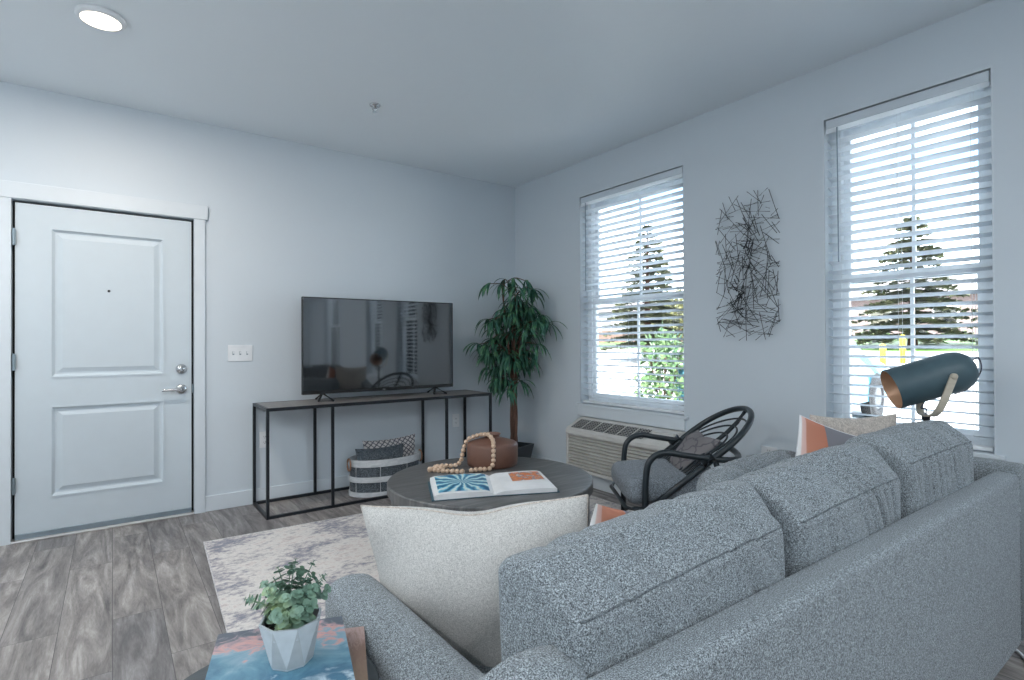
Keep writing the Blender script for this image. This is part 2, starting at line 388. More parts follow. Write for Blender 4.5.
# ---------------------------------------------------------------- the setting
def struct(name, bm, mat, parent=None, smooth=False):
    o = obj(name, bm, mat, parent, smooth)
    if parent is None: o['kind'] = 'structure'
    return o
struct('floor', B(((XL - .2, YB - .2, -.12), (E + .2, D + .2, 0))), M['floor'])
struct('ceiling', B(((XL - .2, YB - .2, H), (E + .2, D + .2, H + .12))), M['ceiling'])
DX0, DX1, DZ = -.4735, .4455, 2.037       # door leaf
WT = .2
bm = B(((XL - WT, D, 0), (DX0 - .012, D + WT, H)), ((DX1 + .012, D, 0), (E + WT, D + WT, H)), ((DX0 - .012, D, DZ + .012), (DX1 + .012, D + WT, H)))
struct('wall_back', bm, M['wall'])
WIN = [(2.38, 3.436), (.701, 1.430), (-.62, .11), (-3.2, -2.14)]
ZS, ZH = .655, 2.4348
def winwall():
    bm = bmesh.new(); ys = sorted([D + WT, YB - WT] + [y for w in WIN for y in w])
    box(bm, (E, YB - WT, 0), (E + WT, D, .6345)); box(bm, (E, YB - WT, ZH), (E + WT, D, H))
    edges = [YB - WT] + [y for w in sorted(WIN) for y in w] + [D]
    for i in range(0, len(edges), 2): box(bm, (E, edges[i], .6345), (E + WT, edges[i + 1], ZH))
    return bm
struct('wall_right', winwall(), M['wall'])
struct('wall_left', B(((XL - WT, YB - WT, 0), (XL, D, H))), M['wall'])
struct('wall_front', B(((XL, YB - WT, 0), (E, YB, H))), M['wall'])
# baseboards
struct('baseboard_back', BB((.523, D - .014, 0), (E, D, .108), .003), M['trim'])
struct('baseboard_right', BB((E - .014, YB, 0), (E, D - .014, .108), .003), M['trim'])
struct('baseboard_left', B(((XL, YB, 0), (XL + .014, D, .108))), M['trim'])
# door
def door():
    d = bpy.data.objects.new('door_1', None); C.objects.link(d); d.location = (DX0, D, 0); d['kind'] = 'structure'
    y0 = D + .006; px = (-.312, .286); pz = [(.973, 1.899), (.240, .803)]
    bm = bmesh.new()
    xs = [DX0 + .003, px[0], px[1], DX1 - .003]; zs = [.03, pz[1][0], pz[1][1], pz[0][0], pz[0][1], DZ - .004]
    def fr(x0, x1, z0, z1): box(bm, (x0, y0, z0), (x1, y0 + .04, z1))
    fr(xs[0], xs[1], zs[0], zs[5]); fr(xs[2], xs[3], zs[0], zs[5])
    fr(xs[1], xs[2], zs[0], zs[1]); fr(xs[1], xs[2], zs[2], zs[3]); fr(xs[1], xs[2], zs[4], zs[5])
    obj('door_leaf', bm, M['door'], d)
    for z0, z1 in pz:
        bm = bmesh.new()
        steps = [(0, -.004), (.010, -.004), (.016, .004), (.024, .014), (.034, .014), (.062, .002)]
        rings = []
        for off, dy in steps:
            rings.append([bm.verts.new((x, y0 + dy, z)) for x, z in ((px[0] + off, z0 + off), (px[1] - off, z0 + off), (px[1] - off, z1 - off), (px[0] + off, z1 - off))])
        bk = [bm.verts.new((v.co.x, y0 + .03, v.co.z)) for v in rings[0]]
        for A, Bq in zip([bk] + rings, rings):
            for k in range(4): bm.faces.new((A[k], A[(k + 1) % 4], Bq[(k + 1) % 4], Bq[k]))
        bm.faces.new(rings[-1]); bm.faces.new(bk)
        obj('door_panel', bm, M['door'], d)
    obj('door_sweep', BB((DX0 + .003, y0 - .006, .012), (DX1 - .003, y0 + .03, .045), .003), M['hinge'], d)
    for z in (1.823, 1.076, .338):
        bm = B(((DX0 - .010, D - .012, z - .045), (DX0 + .008, D + .004, z + .045))); 
        lathe(bm, [(.007, -.05), (.007, .05)], (DX0 - .001, D - .014, z), seg=10)
        for k in (-.03, 0, .03): lathe(bm, [(.0082, -.001), (.0082, .001)], (DX0 - .001, D - .014, z + k), seg=10)
        obj('hinge', bm, M['hinge'], d)
    hx = .382
    obj('deadbolt', Lt([(.034, 0), (.034, .006), (.030, .012), (.018, .016), (.016, .02)], (hx, y0, 1.008), axis=(0, -1, 0), seg=28), M['steel'], d, True)
    obj('deadbolt_turn', BB((hx - .005, y0 - .034, .992), (hx + .005, y0 - .018, 1.024), .002), M['steel'], d)
    h = obj('handle_rose', Lt([(.034, 0), (.034, .006), (.028, .012), (.012, .014), (.011, .045)], (hx, y0, .870), axis=(0, -1, 0), seg=28), M['steel'], d, True)
    obj('lever', T(spline([(hx + .004, y0 - .048, .870), (hx - .03, y0 - .05, .869), (hx - .07, y0 - .05, .868), (hx - .115, y0 - .046, .866)], 4), [.010] * 4 + [.009] * 4 + [.0075] * 5, seg=12), M['steel'], d, True)
    obj('peephole', Lt([(.008, 0), (.007, .003), (.003, .0035)], (-.019, y0, 1.524), axis=(0, -1, 0), seg=16), M['dark'], d)
    obj('strike_plate', B(((DX1 + .0005, D - .004, .84), (DX1 + .009, D + .01, .90))), M['hinge'], d)
door()
bm = B(((DX0 - .012, D + .05, 0), (DX1 + .012, D + .19, DZ + .01))); struct('door_gap_shade', bm, M['dark'])  # dark slab behind the leaf stands in for shade in the door gaps
cas = bmesh.new()
box(cas, (DX1 + .012, D - .02, 0), (.523, D, 2.052)); box(cas, (DX0 - .10, D - .02, 0), (DX0 - .012, D, 2.052))
struct('trim_1', cas, M['trim'])
cas = BB((DX0 - .13, D - .026, 2.052), (.540, D, 2.150), .003); struct('trim_2', cas, M['trim'])
struct('trim_3', BB((DX0 - .012, D - .03, 0), (DX1 + .012, D + .05, .012), .004), plain('threshold_metal', (.66, .64, .63), .3, .6))

# windows
def window(i, y0, y1):
    w = bpy.data.objects.new('window_%d' % i, None); C.objects.link(w); w.location = (E, (y0 + y1) / 2, ZS); w['kind'] = 'structure'
    X0, X1 = E + .095, E + .175; f = .045; zm = 1.505; ym = (y0 + y1) / 2 - .015
    bm = B(((X0, y0, ZS), (X1, y0 + f, ZH)), ((X0, y1 - f, ZS), (X1, y1, ZH)), ((X0, y0 + f, ZS), (X1, y1 - f, ZS + f)), ((X0, y0 + f, ZH - f), (X1, y1 - f, ZH)))
    obj('window_frame', bm, M['vinyl'], w)
    s = .035
    for nm, xa, za, zb in (('upper_sash', X0 + .045, zm, ZH - f), ('lower_sash', X0 + .012, ZS + f, zm + .05)):
        a, b = y0 + f, y1 - f; xb = xa + .028
        bm = B(((xa, a, za), (xb, a + s, zb)), ((xa, b - s, za), (xb, b, zb)), ((xa, a + s, za), (xb, b - s, za + s * 1.25)), ((xa, a + s, zb - s * 1.25), (xb, b - s, zb)),
               ((xa + .006, ym - .008, za + s), (xb - .006, ym + .008, zb - s)))
        so = obj(nm, bm, M['vinyl'], w)
        obj('pane', B(((xa + .012, a + s, za + s * 1.2), (xa + .016, b - s, zb - s * 1.2))), M['glass'], so)
    obj('sill', BB((E - .025, y0 - .04, .6345), (E + .0, y1 + .04, .655), .004), M['trim'], w)
    obj('sill_board', B(((E, y0, .6345), (X0, y1, .655))), M['trim'], w)
    obj('drywall_return_edge', B(((E - .001, y0 - .006, ZS), (E + .004, y0 , ZH)), ((E - .001, y1, ZS), (E + .004, y1 + .006, ZH)), ((E - .001, y0 - .006, ZH), (E + .004, y1 + .006, ZH + .006))), M['trim'], w)
    if i == 1: obj('apron', BB((E - .022, y0 - .015, .553), (E, y1 + .015, .6345), .002), M['trim'], w)
    else: obj('apron', BB((E - .012, y0 - .015, .575), (E, y1 + .015, .6345), .002), M['trim'], w)
for i, (a, b) in enumerate(WIN): window(i + 1, a, b)
BL = ['white horizontal slat blind in the window left of the wall art', 'white horizontal slat blind in the window behind the lamp',
      'white slat blind in the window beside the camera', 'white slat blind in the farthest window behind the camera']
def blind(i, y0, y1):
    a, b = y0 + .008, y1 - .008; xc = E + .045
    t = thing('window_blind', BL[i], 'blind', (xc, (a + b) / 2, ZH))
    t['group'] = 'slat blinds on the window wall'
    obj('headrail', BB((E + .012, a, ZH - .055), (E + .075, b, ZH - .004), .003), M['white'], t)
    obj('valance', BB((E + .004, a, ZH - .055), (E + .011, b, ZH - .008), .003), M['wall'], t)  # darker wall tone paints in the valance's backlit shade
    obj('headrail_lip', BB((E + .006, a, ZH - .082), (E + .010, b, ZH - .055), .001), M['slat'], t)  # bright strip paints in the window glow below the headrail
    pitch = .0528; w2 = .0255; z = ZH - .125; bm = bmesh.new(); n = 0
    dz = .0065
    while z > ZS + .05:
        prof = [(-w2, dz), (-w2 * .4, dz * .4 + .0022), (w2 * .4, -dz * .4 + .0022), (w2, -dz)]
        v = []
        for y in (a, b):
            v.append([bm.verts.new((xc + px, y, z + pz)) for px, pz in prof] + [bm.verts.new((xc + px, y, z + pz - .003)) for px, pz in prof[::-1]])
        k = len(v[0])
        for q in range(k): bm.faces.new((v[0][q], v[0][(q + 1) % k], v[1][(q + 1) % k], v[1][q]))
        bm.faces.new(v[0]); bm.faces.new(v[1][::-1])
        z -= pitch
    obj('slats', bm, M['slat'], t)
    obj('bottom_rail', BB((xc - .026, a, ZS + .008), (xc + .026, b, ZS + .026), .003), M['white'], t)
    ws = b - a
    for fr in (.09, .5, .91) if ws > .9 else (.10, .52, .90):
        y = a + ws * fr
        bm = bmesh.new()
        for xx in (xc - w2 - .002, xc + w2 + .002): tube(bm, [(xx, y, ZS + .02), (xx, y, ZH - .05)], .0011, seg=5)
        obj('ladder_cord', bm, M['white'], t)
    obj('tilt_wand', T([(E + .002, b - .06, ZH - .06), (E - .002, b - .065, 1.62)], .0035, seg=6), M['hinge'], t)
for i, (a, b) in enumerate(WIN): blind(i, a, b)

# ---------------------------------------------------------------- console table + TV
def console():
    x0, x1, y0, y1, zt = .829, 2.652, 3.906, 4.350, .745; s = .0095
    t = thing('console_table', 'long black metal frame console table with thin wooden top under the television', 'console table', ((x0 + x1) / 2, (y0 + y1) / 2, 0))
    obj('tabletop', BB((x0 + .012, y0 + .012, zt - .012), (x1 - .012, y1 - .006, zt - .001), .001), M['consoletop'], t)
    bm = bmesh.new()
    for y in (y0, y1 - 2 * s): box(bm, (x0, y, zt - .022), (x1, y + 2 * s, zt))
    for x in (x0, x1 - 2 * s): box(bm, (x, y0 + 2 * s, zt - .022), (x + 2 * s, y1 - 2 * s, zt))
    obj('top_frame', bm, M['black'], t)
    bm = bmesh.new()
    for y in (y0, y1 - 2 * s): box(bm, (x0, y, 0), (x1, y + 2 * s, .02))
    for x in (x0, x1 - 2 * s): box(bm, (x, y0 + 2 * s, 0), (x + 2 * s, y1 - 2 * s, .02))
    obj('bottom_frame', bm, M['black'], t)
    for y in (y0, y1 - 2 * s):
        for xc in (x0 + s, 1.275, 2.210, x1 - s):
            obj('leg', B(((xc - s, y, .02), (xc + s, y + 2 * s, zt - .022))), M['black'], t)
console()
def tv():
    y = 4.13; x0, x1, z0, z1 = 1.125, 2.390, .800, 1.528
    t = thing('television', 'large black flat screen television standing on the console table', 'television', ((x0 + x1) / 2, y + .03, .745))
    obj('bezel', BB((x0, y, z0), (x1, y + .028, z1), .004), M['bezel'], t)
    obj('screen', BB((x0 + .008, y - .0015, z0 + .026), (x1 - .008, y + .006, z1 - .008), .0005), M['screen'], t)
    obj('rear_housing', BB((x0 + .22, y + .026, z0 + .05), (x1 - .22, y + .075, z1 - .25), .015), M['bezel'], t)
    obj('logo', B((((x0 + x1) / 2 - .012, y - .0025, z0 + .008), ((x0 + x1) / 2 + .012, y + .001, z0 + .014))), M['steel'], t)
    for xc, s in ((1.275, 1), (2.22, -1)):
        bm = bmesh.new()
        for dx, dy in ((-.050, -.07), (.050, -.10), (-.02, .11)):
            tube(bm, [(xc, y + .012, z0 + .006), (xc + dx, y + dy, .7555)], .0085, seg=8)
        tube(bm, [(xc - .050, y - .07, .7545), (xc + .050, y - .10, .7545)], .004, seg=6)
        obj('foot', bm, M['bezel'], t)
    t.rotation_euler = (0, 0, math.radians(-1.1))
tv()
# ---------------------------------------------------------------- wall plates
def plate(name, label, cat, cen, wv, w, h, kind):
    c = Vector(cen); wv = Vector(wv); nrm = Vector((0, -1, 0)) if abs(wv.x) > .5 else Vector((-1, 0, 0))
    t = thing(name, label, cat, c)
    def bx(cu, cz, hw, hz, d0, d1):
        p = c + wv * cu + Vector((0, 0, cz)); a = p - wv * hw + nrm * d0 - Vector((0, 0, hz)); b = p + wv * hw + nrm * d1 + Vector((0, 0, hz)); return a, b
    a, b = bx(0, 0, w / 2, h / 2, 0, .006); obj('cover_plate', BB(a, b, .002), M['white'], t)
    if kind == 'switch':
        for k in (-.046, 0, .046):
            obj('slot', B(bx(k, 0, .006, .013, .005, .0068)), M['hinge'], t)
            obj('toggle', B(bx(k, .004, .004, .008, .006, .016)), M['white'], t)
    else:
        for k in (-.02, .02):
            o = obj('socket', BB(*bx(0, k, .016, .0145, .005, .008), .0012), M['white'], t)
            bm = bmesh.new()
            for dx in (-.006, .006): box(bm, *bx(dx, k + .002, .0012, .004, .0075, .0085))
            box(bm, *bx(0, k - .008, .002, .002, .0075, .0085))
            obj('slots', bm, M['dark'], o)
plate('light_switch', 'white wall plate with three toggle switches beside the door', 'light switch', (.750, D, 1.112), (1, 0, 0), .162, .118, 'switch')
plate('power_outlet', 'white wall outlet behind the left end of the console table', 'outlet', (.914, D, .465), (1, 0, 0), .074, .12, 'o')
plate('power_outlet', 'white wall outlet behind the right end of the console table', 'outlet', (2.56, D, .463), (1, 0, 0), .074, .12, 'o')
plate('power_outlet', 'white wall outlet low on the window wall between black armchair and sofa cushions', 'outlet', (E, 1.762, .487), (0, 1, 0), .10, .09, 'o')

# ---------------------------------------------------------------- ceiling fittings
def downlight(x, y, label, w=1.0, col=(.90, .96, 1)):
    t = thing('ceiling_light', label, 'ceiling light', (x, y, H), 'round flush ceiling lights')
    obj('trim_ring', Lt([(.100, 0), (.100, -.012), (.092, -.020), (.080, -.022)], (x, y, H), seg=40), M['white'], t, True)
    obj('diffuser', Lt([(.080, -.022), (.05, -.0255), (.0, -.026)], (x, y, H), seg=40, cap1=False), M['glow'], t, True)
    l = bpy.data.lights.new('downlight', 'AREA'); l.shape = 'DISK'; l.size = .15; l.energy = LP * w; l.color = col
    o = bpy.data.objects.new('downlight_lamp', l); C.objects.link(o); o.location = (x, y, H - .03); o.parent = t; o.matrix_parent_inverse = t.matrix_basis.inverted()
LP = 15
downlight(-.045, 3.235, 'round lit ceiling light near the door, the only one in view', 1.0, (1, .90, .80))
k = 0
for x in (-1.7, -.045, 1.75):  # added fill lights out of view, there only to brighten the room
    for y in ((-3.2, -1.1, 1.05) if x < -1 else (-3.2, -1.1)):
        k += 1
        downlight(x, y, 'added fill ceiling light farther back in the room, out of view')
downlight(-1.7, 3.235, 'added fill ceiling light left of the door, out of view')  # one more added fill light, brightening the door side
def pendant(x, y, z):  # added globes out of view, brightening the ceiling and walls
    t = thing('fill_pendant', 'frosted globe pendant lamp added out of view to brighten the room', 'pendant lamp', (x, y, H), 'added fill globes')
    obj('canopy', Lt([(.06, 0), (.055, -.025), (.01, -.03)], (x, y, H), seg=24), M['black'], t, True)
    obj('rod', T([(x, y, H - .03), (x, y, z + .17)], .006, seg=8), M['black'], t)
    obj('socket_cap', Lt([(.03, .13), (.03, .175), (.01, .18)], (x, y, z), seg=20), M['black'], t, True)
    obj('globe', Lt([(.15 * math.sin(PI * k / 16), -.15 * math.cos(PI * k / 16)) for k in range(1, 15)], (x, y, z), seg=28, cap0=True, cap1=False), emis('fill_globe_glow', (.90, .96, 1), PG), t, True)
PG = 16
for x, y in ((-1.25, 2.0), (-1.25, .3)): pendant(x, y, 2.0)
sp = thing('fire_sprinkler', 'small chrome sprinkler head on the ceiling', 'sprinkler', (1.385, 3.388, H))
obj('escutcheon', Lt([(.036, 0), (.034, -.006), (.014, -.010), (.012, -.022)], (1.385, 3.388, H), seg=24), M['steel'], sp, True)
bm = bmesh.new(); tube(bm, [(1.373, 3.388, H - .018), (1.369, 3.388, H - .032), (1.385, 3.388, H - .044)], .0025, seg=6); tube(bm, [(1.397, 3.388, H - .018), (1.401, 3.388, H - .032), (1.385, 3.388, H - .044)], .0025, seg=6)
lathe(bm, [(.0165, 0), (.0165, -.002)], (1.385, 3.388, H - .044), seg=16)
obj('deflector', bm, M['steel'], sp)

# ---------------------------------------------------------------- air conditioner under window 1
def ac():
    y0, y1 = 2.30, 3.405
    t = thing('air_conditioner', 'beige through-wall air conditioner unit under the left window', 'air conditioner', (E - .1, (y0 + y1) / 2, 0))
    def prism(prof, ya, yb, bm=None):
        bm = bm or bmesh.new()
        A = [bm.verts.new((E - d, ya, z)) for d, z in prof]; Bq = [bm.verts.new((E - d, yb, z)) for d, z in prof]; n = len(prof)
        for k in range(n): bm.faces.new((A[k], A[(k + 1) % n], Bq[(k + 1) % n], Bq[k]))
        bm.faces.new(A[::-1]); bm.faces.new(Bq); return bm
    bm = prism([(.001, .145), (.17, .145), (.17, .405), (.200, .415), (.208, .43), (.206, .455), (.19, .475), (.055, .535), (.03, .545), (.001, .545)], y0, y1)
    bmesh.ops.bevel(bm, geom=[e for e in bm.edges if abs(e.verts[0].co.y - e.verts[1].co.y) < 1e-5], offset=.006, segments=2, affect='EDGES')
    obj('housing', bm, M['acplastic'], t)
    # front louvres: deep slats over a dark recess
    bm = bmesh.new(); n = 10
    for k in range(n):
        z = .165 + .232 * k / (n - 1) - .006
        bm = prism([(.165, z), (.192, z - .002), (.197, z + .010), (.172, z + .018)], y0 + .02, y1 - .02, bm)
    for y in (y0, y1 - .022): box(bm, (E - .196, y, .13), (E - .165, y + .022, .412))
    box(bm, (E - .196, y0, .125), (E - .16, y1, .15))
    obj('front_louvres', bm, M['acplastic'], t)
    obj('recess', B(((E - .175, y0 + .02, .15), (E - .168, y1 - .02, .408))), plain('ac_recess', (.22, .19, .165), .8), t)
    # six discharge grille sections on the sloping top
    A = Vector((E - .188, 0, .4785)); Bv = Vector((E - .066, 0, .5325)); nrm = Vector((-.06, 0, .135)).normalized()
    a0, a1 = y1 - .04, y0 + .30; w = (a0 - a1) / 6
    for k in range(6):
        ya, yb = a0 - w * k - .007, a0 - w * (k + 1) + .007
        bm = bmesh.new()
        def quad(p, q, s, u, off=.0012): bm.faces.new([bm.verts.new(Vector(v) + nrm * off) for v in (p, q, s, u)])
        P = lambda s, y: Vector((A.x + (Bv.x - A.x) * s, y, A.z + (Bv.z - A.z) * s))
        quad(P(0, ya), P(1, ya), P(1, yb), P(0, yb))
        g = obj('grille_opening', bm, M['dark'], t)
        bm = bmesh.new()
        for j in range(6):
            s = (j + .5) / 6
            for m_ in range(1):
                p, q = P(s, ya) + nrm * .002, P(s, yb) + nrm * .002
                pts = [p.lerp(q, i / 8) + (Bv - A) * (.05 * (1 if i % 2 else -1)) for i in range(9)]
                tube(bm, pts, .0022, seg=4)
        obj('grille_bars', bm, M['acplastic'], g)
    obj('control_lid', B(((E - .15, y0 + .06, .497), (E - .06, y0 + .24, .542))), M['acplastic'], t)
    obj('base_panel', B(((E - .12, y0 + .01, .0), (E - .014, y1 - .01, .145))), M['trim'], t)
ac()

# ---------------------------------------------------------------- wall art of wire
def art():
    ra = random.Random(11)
    t = thing('wire_wall_art', 'tall abstract wall sculpture of crossed black wires between the two windows', 'wall art', (E - .02, 1.885, 1.66))
    y0, y1, z0, z1 = 1.672, 2.100, 1.185, 2.125; bm = bmesh.new()
    def clampy(y): return max(y0 - .005, min(y1 + .005, y))
    def clampz(z, y):
        e = min(1, min(y - y0, y1 - y) / .12 + .25); pad = .10 * (1 - e)
        return max(z0 + pad, min(z1 - pad, z))
    def inside(y, z):
        dy, dz = min(y - y0, y1 - y), min(z - z0, z1 - z); return dy > 0 and dz > 0 and dy + dz * .75 > .075
    n = 0
    while n < 190:
        cy, cz = ra.uniform(y0, y1), ra.uniform(z0, z1)
        a = ra.choice([ra.uniform(.3, 1.2), ra.uniform(-1.2, -.3), ra.uniform(-.3, .3), ra.uniform(1.2, 1.9)]); L = ra.uniform(.06, .13)
        while L > .028:
            p = [(cy - math.cos(a) * L, cz - math.sin(a) * L), (cy + math.cos(a) * L, cz + math.sin(a) * L)]
            if inside(*p[0]) and inside(*p[1]): break
            L *= .85
        else: continue
        n += 1; d1, d2 = ra.uniform(.018, .05), ra.uniform(.018, .05)
        tube(bm, [(E - d1, *p[0]), (E - d2, *p[1])], .0020, seg=5)
    obj('wire_lattice', bm, M['black'], t)
    for cy, cz in ((1.868, 1.78), (1.93, 1.47)):
        bm = bmesh.new()
        for k in range(16):
            a = ra.uniform(0, PI); L = ra.uniform(.02, .05); y, z = cy + ra.gauss(0, .016), cz + ra.gauss(0, .06)
            tube(bm, [(E - .055 + ra.uniform(-.01, .01), y - math.cos(a) * L, z - math.sin(a) * L), (E - .06 + ra.uniform(-.01, .01), y + math.cos(a) * L, z + math.sin(a) * L)], .0032, seg=5)
        obj('wire_knot', bm, M['black'], t)
    for y, z in ((1.75, 2.0), (2.02, 2.0), (1.75, 1.3), (2.02, 1.3)): obj('wall_pin', T([(E, y, z), (E - .045, y, z)], .002, seg=5), M['black'], t)
art()

# ---------------------------------------------------------------- rug
rx = [(.435, 3.67), (2.955, 3.60), (2.90, 1.02), (.34, 1.10)]
def slab(poly, z0, z1):
    bm = bmesh.new(); A = [bm.verts.new((x, y, z0)) for x, y in poly]; Bq = [bm.verts.new((x, y, z1)) for x, y in poly]; n = len(poly)
    for k in range(n): bm.faces.new((A[k], A[(k + 1) % n], Bq[(k + 1) % n], Bq[k]))
    bm.faces.new(A[::-1]); bm.faces.new(Bq); return bm
RZ = .009
rx[1] = (2.95, 3.05); rx[0] = (.435, 3.67)
rx = [(.435, 3.67), (2.955, 3.56), (2.90, .80), (.30, .88)]
rug = thing('area_rug', 'cream and grey distressed area rug under the coffee table', 'rug', (1.65, 2.2, 0))
obj('pile', slab(rx, .0005, RZ), M['rug'], rug)
obj('binding', T([(x, y, .006) for x, y in rx], .006, seg=6, closed=True), M['rugedge'], rug)

# ---------------------------------------------------------------- coffee table and what is on it
CT = (1.655, 2.452); CR = .55; CZ = .45
ct = thing('coffee_table', 'round dark smoky wood drum coffee table on the rug', 'coffee table', (CT[0], CT[1], RZ))
obj('tabletop', Lt([(CR - .006, CZ - .055), (CR, CZ - .05), (CR, CZ - .006), (CR - .004, CZ - .001), (CR - .010, CZ)], (*CT, 0), seg=96), M['tablewood'], ct)
obj('drum_base', Lt([(CR - .02, RZ), (CR - .02, CZ - .056)], (*CT, 0), seg=96), M['tablewood'], ct)
V0 = Vector((1.835, 2.700, CZ))
vs = thing('clay_vase', 'squat brown clay vase with small neck on the coffee table', 'vase', V0)
obj('body', Lt([(.140, 0), (.150, .006), (.153, .03), (.152, .118), (.147, .130), (.135, .137), (.055, .160), (.044, .165), (.043, .176), (.050, .182), (.052, .186), (.046, .188), (.038, .184), (.034, .15)], V0, seg=56, cap1=False), M['terracotta'], vs, True)
obj('inner_dark', Lt([(.0345, .150), (.001, .1501)], V0, seg=24, cap0=False, cap1=False), M['dark'], vs)
def garland():
    t = thing('bead_garland', 'wooden bead garland draped over the brown vase', 'bead garland', (1.60, 2.62, CZ))
    z = CZ + .0125; v = V0 + Vector((0, 0, .0015))
    Rv, Fv = Vector((.806, -.592, 0)), Vector((.592, .806, 0))
    P = lambda r, f, zz: v + Rv * r + Fv * f + Vector((0, 0, zz))
    pts = [P(-.16, -.235, .012), P(-.24, -.225, .012), P(-.315, -.20, .012), P(-.33, -.165, .012), P(-.27, -.15, .014), P(-.33, -.12, .012), P(-.28, -.09, .012),
           P(-.22, -.09, .012), P(-.185, -.06, .03), P(-.175, -.03, .08), P(-.15, -.01, .145), P(-.09, -.02, .175), P(-.048, -.045, .185), P(-.02, -.065, .186), P(.005, -.10, .165), P(.012, -.148, .135), P(.012, -.166, .09), P(.010, -.166, .04), P(-.01, -.172, .012), P(-.07, -.19, .012), P(-.12, -.22, .012)]
    cur = spline(pts, 24); step = .0272; out = [cur[0]]; acc = 0
    for a, b in zip(cur, cur[1:]):
        acc += (b - a).length
        if acc >= step: out.append(b); acc -= step
    out = out[:98]
    bm = bmesh.new(); bmesh.ops.create_uvsphere(bm, u_segments=16, v_segments=10, radius=.0135)
    first = obj('bead', bm, M['bead'], t, True)
    first.location = out[0]
    for p in out[1:]:
        c = first.copy(); C.objects.link(c); c.location = p
    obj('string', T(out, .0015, seg=5), M['beige'], t)
    # tassel ends lying on the table
    for q in (P(-.345, -.19, .013), P(-.31, -.125, .013)):
        obj('end_knot', Lt([(.004, -.016), (.014, -.01), (.016, 0), (.013, .01), (.004, .016)], q, seg=14, axis=(.8, -.2, 0)), M['bead'], t, True)
garland()
def patternmat(name, stops, scale=3, uv=True, dist=2.0, stretch=(1, 1, 1), axis='noise', detail=5, amp=.55):
    m, nt, b = newmat(name); L = nt.links
    tc = N(nt, 'ShaderNodeTexCoord'); mp = N(nt, 'ShaderNodeMapping'); mp.inputs['Scale'].default_value = stretch; L.new(tc.outputs['UV'], mp.inputs['Vector'])
    n = N(nt, 'ShaderNodeTexNoise', Scale=scale, Detail=detail, Roughness=.6, Distortion=dist); L.new(mp.outputs['Vector'], n.inputs['Vector'])
    fac = n.outputs['Fac']
    if axis in 'XY':
        sp = N(nt, 'ShaderNodeSeparateXYZ'); L.new(tc.outputs['UV'], sp.inputs[0])
        ma = N(nt, 'ShaderNodeMath', operation='MULTIPLY_ADD'); ma.inputs[1].default_value = amp; ma.inputs[2].default_value = -amp / 2; L.new(fac, ma.inputs[0])
        ad = N(nt, 'ShaderNodeMath', operation='ADD'); L.new(sp.outputs[axis], ad.inputs[0]); L.new(ma.outputs[0], ad.inputs[1]); fac = ad.outputs[0]
    r = ramp(nt, stops); L.new(fac, r.inputs['Fac']); L.new(r.outputs['Color'], b.inputs['Base Color']); b.inputs['Roughness'].default_value = .35
    return m
def sunburst():
    m, nt, b = newmat('blue_sunburst_print'); L = nt.links
    tc = N(nt, 'ShaderNodeTexCoord'); sp = N(nt, 'ShaderNodeSeparateXYZ'); mp = N(nt, 'ShaderNodeMapping'); mp.inputs['Location'].default_value = (-.5, -.55, 0)
    L.new(tc.outputs['UV'], mp.inputs['Vector']); L.new(mp.outputs['Vector'], sp.inputs[0])
    at = N(nt, 'ShaderNodeMath', operation='ARCTAN2'); L.new(sp.outputs['Y'], at.inputs[0]); L.new(sp.outputs['X'], at.inputs[1])
    n = N(nt, 'ShaderNodeTexNoise', Scale=4, Detail=4); L.new(tc.outputs['UV'], n.inputs['Vector'])
    ma = N(nt, 'ShaderNodeMath', operation='MULTIPLY_ADD'); ma.inputs[1].default_value = 13; L.new(at.outputs[0], ma.inputs[0])
    m2 = N(nt, 'ShaderNodeMath', operation='MULTIPLY'); m2.inputs[1].default_value = 9; L.new(n.outputs['Fac'], m2.inputs[0]); L.new(m2.outputs[0], ma.inputs[2])
    s = N(nt, 'ShaderNodeMath', operation='SINE'); L.new(ma.outputs[0], s.inputs[0])
    h = N(nt, 'ShaderNodeMath', operation='MULTIPLY_ADD'); h.inputs[1].default_value = .5; h.inputs[2].default_value = .5; L.new(s.outputs[0], h.inputs[0])
    r = ramp(nt, [(0, (.015, .12, .25)), (.35, (.05, .33, .52)), (.7, (.22, .60, .75)), (.95, (.75, .85, .80))]); L.new(h.outputs[0], r.inputs['Fac']); L.new(r.outputs['Color'], b.inputs['Base Color'])
    b.inputs['Roughness'].default_value = .35; return m
